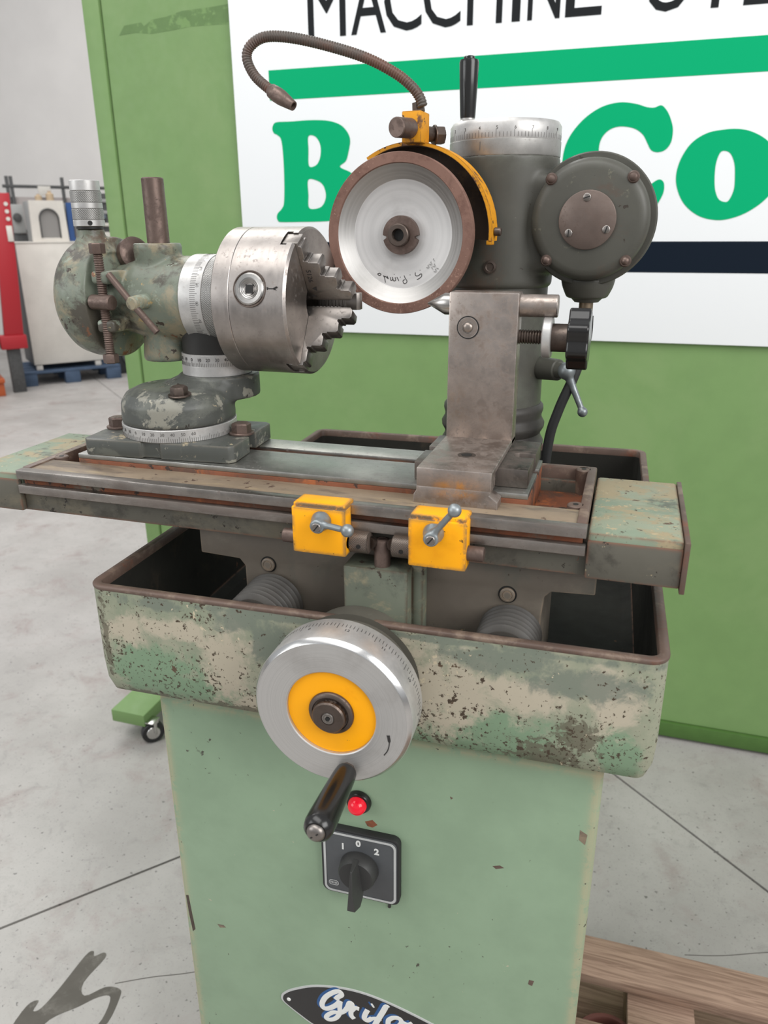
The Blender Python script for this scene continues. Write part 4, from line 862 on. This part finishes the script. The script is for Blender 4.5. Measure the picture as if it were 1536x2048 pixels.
    b = nb(); cyl(b, o+Vector((97, 893, 3)), o+Vector((105, 893, 3)), 4.5, seg=16, ch=0.8); obj('guard_screw', b, MT['darksteel'], g, M=WM)
    b = nb(); box(b, (-250, 876, 1589), (-228, 906, 1620), 1.2); gb = obj('hose_block', b, MT['guard'], g, M=WM)
    b = nb(); lathe(b, [(9, 0), (10, 1), (10, 28), (9.2, 29), (0, 29)], (-240, 876, 1603), (-0.22, -1, -0.06), 28); obj('clamp_rod', b, MT['rustbolt'], g, M=WM)
    b = nb(); lathe(b, [(8, 0), (8, 16), (6, 18), (0, 18)], (-236, 906, 1601), (0.35, 1, 0), 20); hexbolt(b, (-228, 922, 1600), (0.8, 0.6, 0), 10, 10, 11); obj('clamp_bolt', b, MT['darksteel'], g, M=WM)
    b = nb(); cyl(b, (-235, 889, 1620), (-236, 889, 1629), 7, 6.4, 6); hx = obj('hose_nut', b, MT['darksteel'], g, M=WM)
    # gooseneck
    P = catmull([(-234.5, 886, 1624), (-238, 885.5, 1633), (-246, 884, 1643), (-264.2, 882, 1656.6), (-296.2, 878, 1672.2), (-339.7, 874, 1685.8), (-378.1, 870, 1694.5), (-406.4, 868, 1696.5), (-423.3, 866, 1688.7), (-427.4, 864, 1676.3), (-418, 862, 1659.1), (-398, 858, 1643.5)], 30)
    D = [0.0]
    for i in range(1, len(P)): D.append(D[-1]+(P[i]-P[i-1]).length)
    Q = []; step = 0.72; k = 0; s_ = 0.0
    while s_ < D[-1]:
        while D[k+1] < s_: k += 1
        f = (s_-D[k])/max(1e-9, D[k+1]-D[k]); Q.append(P[k].lerp(P[k+1], f)); s_ += step
    rr = [5.6-(0.75 if i % 4 == 0 else (0.2 if i % 4 in (1, 3) else 0)) for i in range(len(Q))]
    b = nb(); tube(b, Q, rr, 14); hs = obj('coolant_hose', b, MT['hose'], G, smooth=70)
    e = Q[-1]; dv = (Vector((-369, 852, 1626))-e).normalized()
    b = nb(); lathe(b, [(5.4, -2), (7.4, 1), (8.2, 9), (8.0, 16), (6.4, 26), (5.0, 34), (3.6, 34), (3.2, 28), (0, 28)], e, dv, 20); obj('nozzle', b, MT['rustbolt'], hs)
wheel_and_guard()

# ================================================================== work head with chuck (stands on the table)
WH = thing('work_head', (-488, 757, 1265), 'swivelling work head with three-jaw chuck bolted on the table', 'work head')
AY, AZ = 800, 1427
def work_head():
    BM = rotz(4.5, (-488, 757, 0))
    x0, x1, y0, y1, z0, z1 = -576, -396, 694, 812, 1265.2, 1284
    # base plate with open slots at both ends and a groove in front
    P = [(x0, y0+6), (x0+6, y0), (-505, y0), (-503, y0+4), (-483, y0+4), (-481, y0), (x1-6, y0), (x1, y0+6), (x1, 742), (x1-26, 742), (x1-26, 760), (x1, 760), (x1, y1-6), (x1-6, y1), (x0+6, y1), (x0, y1-6), (x0, 760), (x0+26, 760), (x0+26, 742), (x0, 742)]
    b = nb(); prism(b, P, (0, 0, z0), X, Yv, Z*(z1-z0), 1.6); obj('base_plate', b, MT['armpaint'], WH, M=BM)
    for x, y in ((-563, 750), (-409, 751)):
        b = nb(); hexbolt(b, BM @ Vector((x, y, z1)), Z, 11, 10, 14, 2.6); obj('base_bolt', b, MT['rustbolt'], WH)
    o = Vector((-487, 757, 0))
    b = nb(); lathe(b, [(64, z1), (64.5, z1+0.6), (64.5, z1+13.4), (64, z1+14)], o, Z, 72); r = obj('scale_ring', b, MT['alu'], WH)
    b = nb(); scale_ring(b, o+Z*(z1), (0, 0, 1), 64.5, 180, 4.5, 6.5, 0.22, 0.4); obj('graduation', b, MT['inkgrey'], r, kind='stuff')
    for i, s_ in enumerate(('40', '30', '20', '10', '0', '10', '20', '30', '40', '50', '60')):
        a = -PI/2+(i-4)*2*PI/36-0.28; rad = Vector((math.cos(a), math.sin(a), 0)); tv = Z.cross(rad)
        b = nb(); text(b, s_, o+Z*(z1+7.6)+rad*64.5, tv, Z, 5, 0.2); obj('numeral', b, MT['inkgrey'], r)
    # arm: foot drum swept back and up to the upper pivot
    zf = z1+14
    b = nb(); lathe(b, [(63.5, zf), (64, zf+4), (63, zf+22), (57, zf+32), (44, zf+38), (0, zf+39)], o, Z, 64)
    hull(b, circle((-482, 762, zf+14), 52)+circle((-482, 762, zf+30), 46)+circle((-456, 802, zf+28), 44)+circle((-456, 802, zf+46), 43))
    lathe(b, [(46, zf+20), (46, zf+47)], (-456, 802, 0), Z, 48)
    cast(obj('arm', b, MT['armpaint'], WH), 1.8, 6)
    b = nb(); hexbolt(b, (-459, 717, zf+35), (0.02, -0.10, 1), 9.5, 8, 12.5, 2); obj('arm_bolt', b, MT['darksteel'], WH)
    zp = zf+47; q = Vector((-458, 801, 0))
    b = nb(); lathe(b, [(39.5, zp), (40, zp+0.5), (40, zp+11)], q, Z, 64); lathe(b, [(39.6, zp+11), (39.6, zp+24), (39, zp+24.5)], q, Z, 64); r2 = obj('scale_ring', b, MT['alu'], WH)
    b = nb(); scale_ring(b, q+Z*(zp+11), (0, 0, 1), 39.7, 120, 4, 5.5, 0.2, 0.6); obj('graduation', b, MT['inkgrey'], r2, kind='stuff')
    for i in range(8):
        a = -PI/2+(i-3)*0.26; rad = Vector((math.cos(a), math.sin(a), 0))
        b = nb(); text(b, ('20', '10', '0', '10', '20', '30', '40', '50')[i], q+Z*(zp+17.6)+rad*39.7, Z.cross(rad), Z, 5, 0.2); obj('numeral', b, MT['ink'], r2)
    b = nb(); cyl(b, q+Z*(zp+24.5), q+Z*(AZ-30), 38, 38, 48); obj('pivot_neck', b, MT['blackcast'], WH)
    # housing
    a0 = Vector((0, AY, AZ))
    b = nb()
    lathe(b, [(36, -578), (40, -560), (46, -535), (47.5, -500), (47.5, -471)], a0, X, 64)
    lathe(b, [(27, 1358), (28, 1362), (26, 1385), (26, 1470), (27, 1484), (26, 1488)], (-520, 797, 0), Z, 40)
    for z in (1453, 1401): box(b, (-570, 737, z-7), (-547, 775, z+7), 3)
    box(b, (-590, 752, 1417), (-562, 785, 1438), 6)
    cast(obj('housing', b, MT['headstock'], WH), 1.6, 4)
    b = nb()
    lathe(b, [(0, -631), (46, -630), (58, -626.5), (65, -618), (68, -606), (68, -580), (66.5, -577.5), (60, -576.5), (50, -572), (40, -568)], a0, X, 72)
    lathe(b, [(27, 1478), (19, 1489), (15.5, 1496), (15, 1503)], (-597, 784, 0), Z, 36)
    cast(obj('worm_housing', b, MT['headstock'], WH), 1.6, 3)
    b = nb(); lathe(b, [(17, 0), (19, 2), (19, 11), (16, 13)], (-562, 806, 1474), (0.85, -0.45, 0.25), 32); obj('clamp_lug', b, MT['rustbolt'], WH)
    b = nb(); cyl(b, (-518, 797, 1485), (-518, 797, 1556), 12.4, 12.0, 32, 1.2); obj('clamp_post', b, MT['rustbolt'], WH)
    # adjusting screw and its pin
    xs, ys = -559, 741
    b = nb(); threaded(b, (xs, ys, 1366), (xs, ys, 1480), 5.2, 2.4, 18); sc = obj('adjusting_screw', b, MT['rustbolt'], WH)
    b = nb(); lathe(b, [(8, 0), (8.6, 1), (8.6, 10), (7.6, 11)], (xs, ys, 1478), Z, 6); obj('screw_head', b, MT['rustbolt'], sc)
    b = nb(); lathe(b, [(7.6, 0), (8.6, 1), (8.6, 9), (8, 10)], (xs, ys, 1360), Z, 6); obj('lock_nut', b, MT['rustbolt'], sc)
    b = nb(); cyl(b, (-574, 741, 1427), (-545, 737, 1427), 8.2, 8.2, 28, 1.2); obj('cross_pin', b, MT['rustbolt'], sc)
    b = nb(); tube(b, [(-544, 735, 1457), (-517, 733, 1427), (-491, 735, 1397)], 3.8, 16); lv = obj('tommy_bar', b, MT['rustbolt'], WH)
    b = nb(); cyl(b, (-514, 756, 1428), (-516, 729, 1427), 8.5, 7.5, 24, 1.5); obj('bar_boss', b, MT['headstock'], lv)
    # micrometer drum
    m0 = Vector((-596, 782, 0))
    for z_a, z_b, r_, mt, nm in ((1503, 1506, 14.5, 'blackcast', 'drum_collar'), (1506, 1513, 17, 'alu', 'drum_ring'), (1513, 1524.5, 17, 'knurl', 'knurled_sleeve'), (1524.5, 1531, 16.7, 'alu', 'drum_ring'), (1531, 1543, 16.7, 'knurl', 'knurled_sleeve'), (1543, 1554, 16.2, 'alu', 'drum_cap')):
        b = nb(); lathe(b, [(r_-0.7, z_a), (r_, z_a+0.6), (r_, z_b-0.6), (r_-0.7, z_b)], m0, Z, 48); p = obj(nm, b, MT[mt], WH)
    b = nb(); lathe(b, [(2.6, 0), (2.6, 0.6), (1.2, 0.6), (1.2, 0.2), (0, 0.2)], m0+Vector((11, -12.9, 1509.5)), (0.65, -0.76, 0), 14); obj('set_screw', b, MT['blackhole'], WH)
    # spindle scale
    b = nb(); lathe(b, [(48.5, -472), (49.5, -471), (49.5, -444), (49, -443.5)], a0, X, 80); r3 = obj('scale_ring', b, MT['alu'], WH)
    b = nb(); lathe(b, [(48.5, -443.5), (49, -443), (49, -431), (47.5, -430)], a0, X, 80); obj('knurled_ring', b, MT['knurl'], WH)
    b = nb(); scale_ring(b, a0+X*-458, (1, 0, 0), 49.5, 150, 6.5, 9, 0.22, 1.0); obj('graduation', b, MT['inkgrey'], r3, kind='stuff')
    for i in range(16):
        a = 2*PI*i/16; rad = Vector((0, math.cos(a), math.sin(a)))
        b = nb(); text(b, str(i*10), a0+X*-446.5+rad*49.5, X.cross(rad) if False else rad.cross(X)*-1, X*-1 if False else -X, 4.6, 0.2); obj('numeral', b, MT['inkgrey'], r3)
    b = nb(); lathe(b, [(46, -430), (46, -424), (42, -422), (42, -416), (30, -415)], a0, X, 64); obj('back_flange', b, MT['blackcast'], WH)
MT['blackcast'] = flat('black_cast', '2a2927', 0.45, 0, 0.4, 0.15)
work_head()

def chuck():
    a0 = Vector((0, AY, AZ)); R = 77.5; xb, xf = -416, -332
    b = nb(); lathe(b, [(40, xb), (R-1.5, xb), (R, xb+1.5), (R, xb+20), (R-0.5, xb+20.5)], a0, X, 128); c = obj('chuck', b, MT['chuck'], WH)
    # body is cut by three jaw slots
    angs = (2, 120, 240)
    b = nb(); lathe(b, [(30, xb+20.8), (R-0.5, xb+20.8), (R, xb+21.3), (R, xf-2.5), (R-2.5, xf), (22, xf), (22, xf-40), (0, xf-40)], a0, X, 128)
    body = obj('chuck_body', b, MT['chuck'], c)
    cut = nb()
    for an in angs:
        a = math.radians(an); rad = Vector((0, math.cos(a), math.sin(a))); tv = X.cross(rad)
        t = nb(); prism(t, [(15, -9.4), (95, -9.4), (95, 9.4), (15, 9.4)], a0+X*(xf-15), rad, tv, X*30); add(cut, t)
        t = nb(); prism(t, [(15, -12.4), (95, -12.4), (95, 12.4), (15, 12.4)], a0+X*(xf-15), rad, tv, X*7); add(cut, t)
    co = obj('jaw_slot_cutter', cut, None, None); mod = body.modifiers.new('slots', 'BOOLEAN'); mod.object = co; mod.operation = 'DIFFERENCE'; mod.solver = 'EXACT'; mod.use_self = True; bpy.context.view_layer.update()
    dg = bpy.context.evaluated_depsgraph_get(); me = bpy.data.meshes.new_from_object(body.evaluated_get(dg))
    body.modifiers.clear(); old = body.data; body.data = me; me.name = 'chuck_body'; bpy.data.meshes.remove(old)
    for p in me.polygons: p.use_smooth = True
    me.set_sharp_from_angle(angle=math.radians(32)); bpy.data.objects.remove(co)
    # stepped jaws
    prof = [(9, -14), (76, -14), (76, 3), (72, 3), (72, 5), (70, 6), (58, 6), (57, 4), (55, 4), (55, 9), (53.5, 9), (53.5, 19), (52, 21), (43, 21), (41, 19), (39, 19), (39, 24), (37.5, 24), (37.5, 34), (36, 36), (27, 36), (25, 34), (23, 34), (23, 38), (21.5, 38), (21.5, 47), (19, 49), (12, 49), (9, 46)]
    for an in angs:
        a = math.radians(an); rad = Vector((0, math.cos(a), math.sin(a))); tv = X.cross(rad)
        b = nb(); prism(b, prof, a0+X*xf-tv*8.8, rad, X, tv*17.6, 0.5); j = obj('jaw', b, MT['jaw'], c, smooth=30)
        b = nb(); prism(b, [(14, -13.5), (74, -13.5), (74, -9), (14, -9)], a0+X*xf-tv*11.8, rad, X, tv*23.6); obj('jaw_guide', b, MT['jaw'], j)
        for k in range(8):
            b = nb(); h = 2+k*4.2
            prism(b, [(7.6, h), (9.2, h), (9.2, h+2.4), (7.6, h+2.4)], a0+X*xf-tv*6, rad, X, tv*12); obj('tooth', b, MT['jaw'], j)
    # key socket, key sign and number
    n = Vector((0, -0.972, 0.235)).normalized(); s0 = Vector((-371, AY, AZ))+n*(R-4.5)
    b = nb(); lathe(b, [(18.5, 4.15), (18.2, 4.9), (17.2, 4.9), (16, 2.2), (0, 2.2)], s0, n, 48); k = obj('key_recess', b, MT['darksteel'], c)
    b = nb(); prof2 = [(16, 1.5), (16, 5.2), (14.6, 6.2), (11.2, 6.0)]
    for i in range(4): prof2 += [(11.2-i*1.7, 5.6-i*0.35), (10.0-i*1.7, 5.3-i*0.35), (9.9-i*1.7, 5.7-i*0.35)]
    prof2 += [(4.5, 4.6), (0, 4.6)]
    lathe(b, prof2, s0, n, 40); obj('key_pinion', b, MT['bright2'], k)
    u, v, dn = basis(n)
    b = nb(); prism(b, [(-4.2, -4.2), (4.2, -4.2), (4.2, 4.2), (-4.2, 4.2)], s0+n*4.3, u, v, n*0.8); obj('square_hole', b, MT['blackhole'], k)
    s1 = Vector((-345.5, AY, AZ))+Vector((0, -0.97, 0.243))*R
    b = nb(); tube(b, [s1+Vector((-5.5, 0, 0)), s1+Vector((1, 0, 0))], 0.7, 6); tube(b, [s1+Vector((1, 0, 0)), s1+Vector((5, -0.4, 1.8))], 0.8, 6); tube(b, [s1+Vector((1, 0, 0)), s1+Vector((5, 0.4, -1.8))], 0.8, 6); tube(b, [s1+Vector((-5.5, -0.2, 1.3)), s1+Vector((-5.5, 0.2, -1.3))], 0.7, 6)
    obj('key_sign', b, MT['ink'], c)
    a = math.radians(120); rad = Vector((0, math.cos(a), math.sin(a))); tv = X.cross(rad)
    side = a0+X*xf+tv*8.95
    for s_, r0 in (('5126', 38), ('1', 14)):
        b = nb(); text(b, s_, side+rad*r0+X*7, -rad, X, 7, 0.25) if False else text(b, s_, side+rad*r0+X*4.5, -rad, X, 7.5, 0.25)
        obj('stamped_number', b, MT['ink'], c)
    b = nb(); prism(b, [(-2.6, 2.4), (2.6, 2.4), (0, -2.8)], side+rad*23+X*9, -rad, X, tv*0.2); obj('stamped_arrow', b, MT['ink'], c)
MT['bright2'] = steel('pinion_steel', 'aaa7a3', 0.3, 0.2, '77706a', 30)
chuck()

# ================================================================== tailstock on an angle plate
TS = thing('tailstock', (-140, 750, 1265), 'steel angle-plate tailstock with pointed centre and black knob', 'tailstock')
def tailstock():
    b = nb()
    P = [(-192, 708), (-79, 708), (-79, 752), (-96, 752), (-100, 757), (-100, 764), (-96, 768), (-79, 768), (-79, 816), (-192, 816), (-192, 768), (-170, 768), (-170, 752), (-192, 752)]
    prism(b, P, (0, 0, 1265.2), X, Yv, Z*18.5, 0.8); obj('base_block', b, MT['plate2'], TS)
    b = nb(); F = [(668, 1290), (668, 1271), (690, 1271), (690, 1284), (816, 1284), (816, 1290)]
    prism(b, F, (-179, 0, 0), Yv, Z, X*71.5, 0.7)
    FP = [(-179, 1272), (-107.5, 1272), (-109.5, 1268), (-101, 1262), (-101, 1247.5), (-182, 1247.5), (-182, 1263), (-179, 1268)]
    prism(b, FP, (0, 667.8, 0), X, Z, Yv*22.2, 0.7)
    obj('foot', b, MT['plate'], TS, smooth=25)
    b = nb(); box(b, (-179, 790, 1284), (-107.5, 816, 1441), 1.6); obj('upright', b, MT['plate'], TS)
    b = nb(); lathe(b, [(9, 0), (9, 0.35), (5.6, 0.4), (5.6, 0.15), (0, 0.15)], (-142, 722, 1290), Z, 28); obj('bolt_hole', b, MT['blackhole2'], TS)
    b = nb(); lathe(b, [(5.2, 0.3), (5.2, 0.5), (0, 0.5)], (-142, 722, 1290), Z, 24); obj('bolt_hole_bottom', b, MT['blackhole'], TS)
    # lock screw in the face
    o = Vector((-158.5, 790, 1406))
    b = nb(); lathe(b, [(11.6, 0), (11.6, 0.5), (10.6, 0.55), (10.4, 0.1), (0, 0.1)], o, -Yv, 40); k = obj('screw_ring', b, MT['blackhole'], TS)
    b = nb(); lathe(b, [(10.4, 0), (10.4, 0.8), (6, 0.8), (5.6, 0.2), (5.2, 0.2), (5, 1.6), (4, 2.8), (2, 3.3), (0, 3.4)], o, -Yv, 40); obj('lock_screw', b, MT['plate'], TS)
    # centre and its sleeve
    c = Vector((0, 803, 1428))
    b = nb(); lathe(b, [(0, -205), (0.8, -204.6), (11, -186), (11, -178)], c, X, 40); obj('centre_point', b, MT['bright2'], TS)
    b = nb(); cyl(b, c+X*-108, c+X*-70, 11.2, seg=36, ch=0.8); obj('sleeve', b, MT['plate'], TS)
    # feed screw, disc, bush and star knob
    s_ = Vector((0, 803, 1397))
    b = nb(); threaded(b, s_+X*-108, s_+X*-83, 7.2, 2.6, 24); obj('feed_screw', b, MT['darksteel'], TS)
    b = nb(); lathe(b, [(20, -83), (21, -82), (21, -75), (20, -74)], s_+Z*0.5, X, 48); obj('catch_disc', b, MT['alu'], TS)
    b = nb(); cyl(b, s_+X*-74, s_+X*-57, 14, seg=32); obj('bush', b, MT['darksteel'], TS)
    b = nb(); pts = []
    for i in range(96):
        a = 2*PI*i/96; r = 28.5+2.4*math.cos(7*a); pts.append((r*math.cos(a), r*math.sin(a)))
    prism(b, pts, s_+X*-58, Yv, Z, X*21, 0); kn = obj('star_knob', b, MT['bakelite'], TS, smooth=30)
    bv = kn.modifiers.new('round', 'BEVEL'); bv.width = 2*S; bv.segments = 3; bv.limit_method = 'ANGLE'
MT['plate2'] = steel('block_steel', '77706a', 0.36, 0.6, '574b43', 30, lo=0.44, hi=0.66)
MT['blackhole2'] = flat('countersink', '6a625c', 0.4, 0.9)
tailstock()

# parts that stand out from the rest of their thing
PART_LABELS = {'handwheel': 'aluminium handwheel with graduated rim', 'grip': 'black cranked grip of the handwheel', 'yellow_disc': 'yellow painted disc in the handwheel', 'lens': 'red pilot lamp lens',
    'rotary_switch': 'square switch marked 1 0 2', 'name_plate': 'black oval name plate with script lettering', 'drip_tray': 'deep green tray with chipped paint', 'grinding_wheel': 'brown-rimmed cup grinding wheel',
    'wheel_guard': 'rusty yellow wheel guard', 'coolant_hose': 'rusty flexible gooseneck hose', 'table_stop': 'yellow table stop with ball lever', 'crank_handle': 'black upright handle on the dial', 'dial': 'graduated aluminium dial',
    'bellows': 'grey ribbed rubber bellows', 'chuck': 'round steel three-jaw chuck', 'star_knob': 'black lobed knob', 'centre_point': 'bright conical centre', 'clamp_post': 'brown steel post', 'bearing_cap': 'round brown plate with three screws', 'power_cable': 'black power cable'}
for o in bpy.data.objects:
    base = o.name.split('.')[0]
    if o.parent and base in PART_LABELS: o['label'] = PART_LABELS[base]
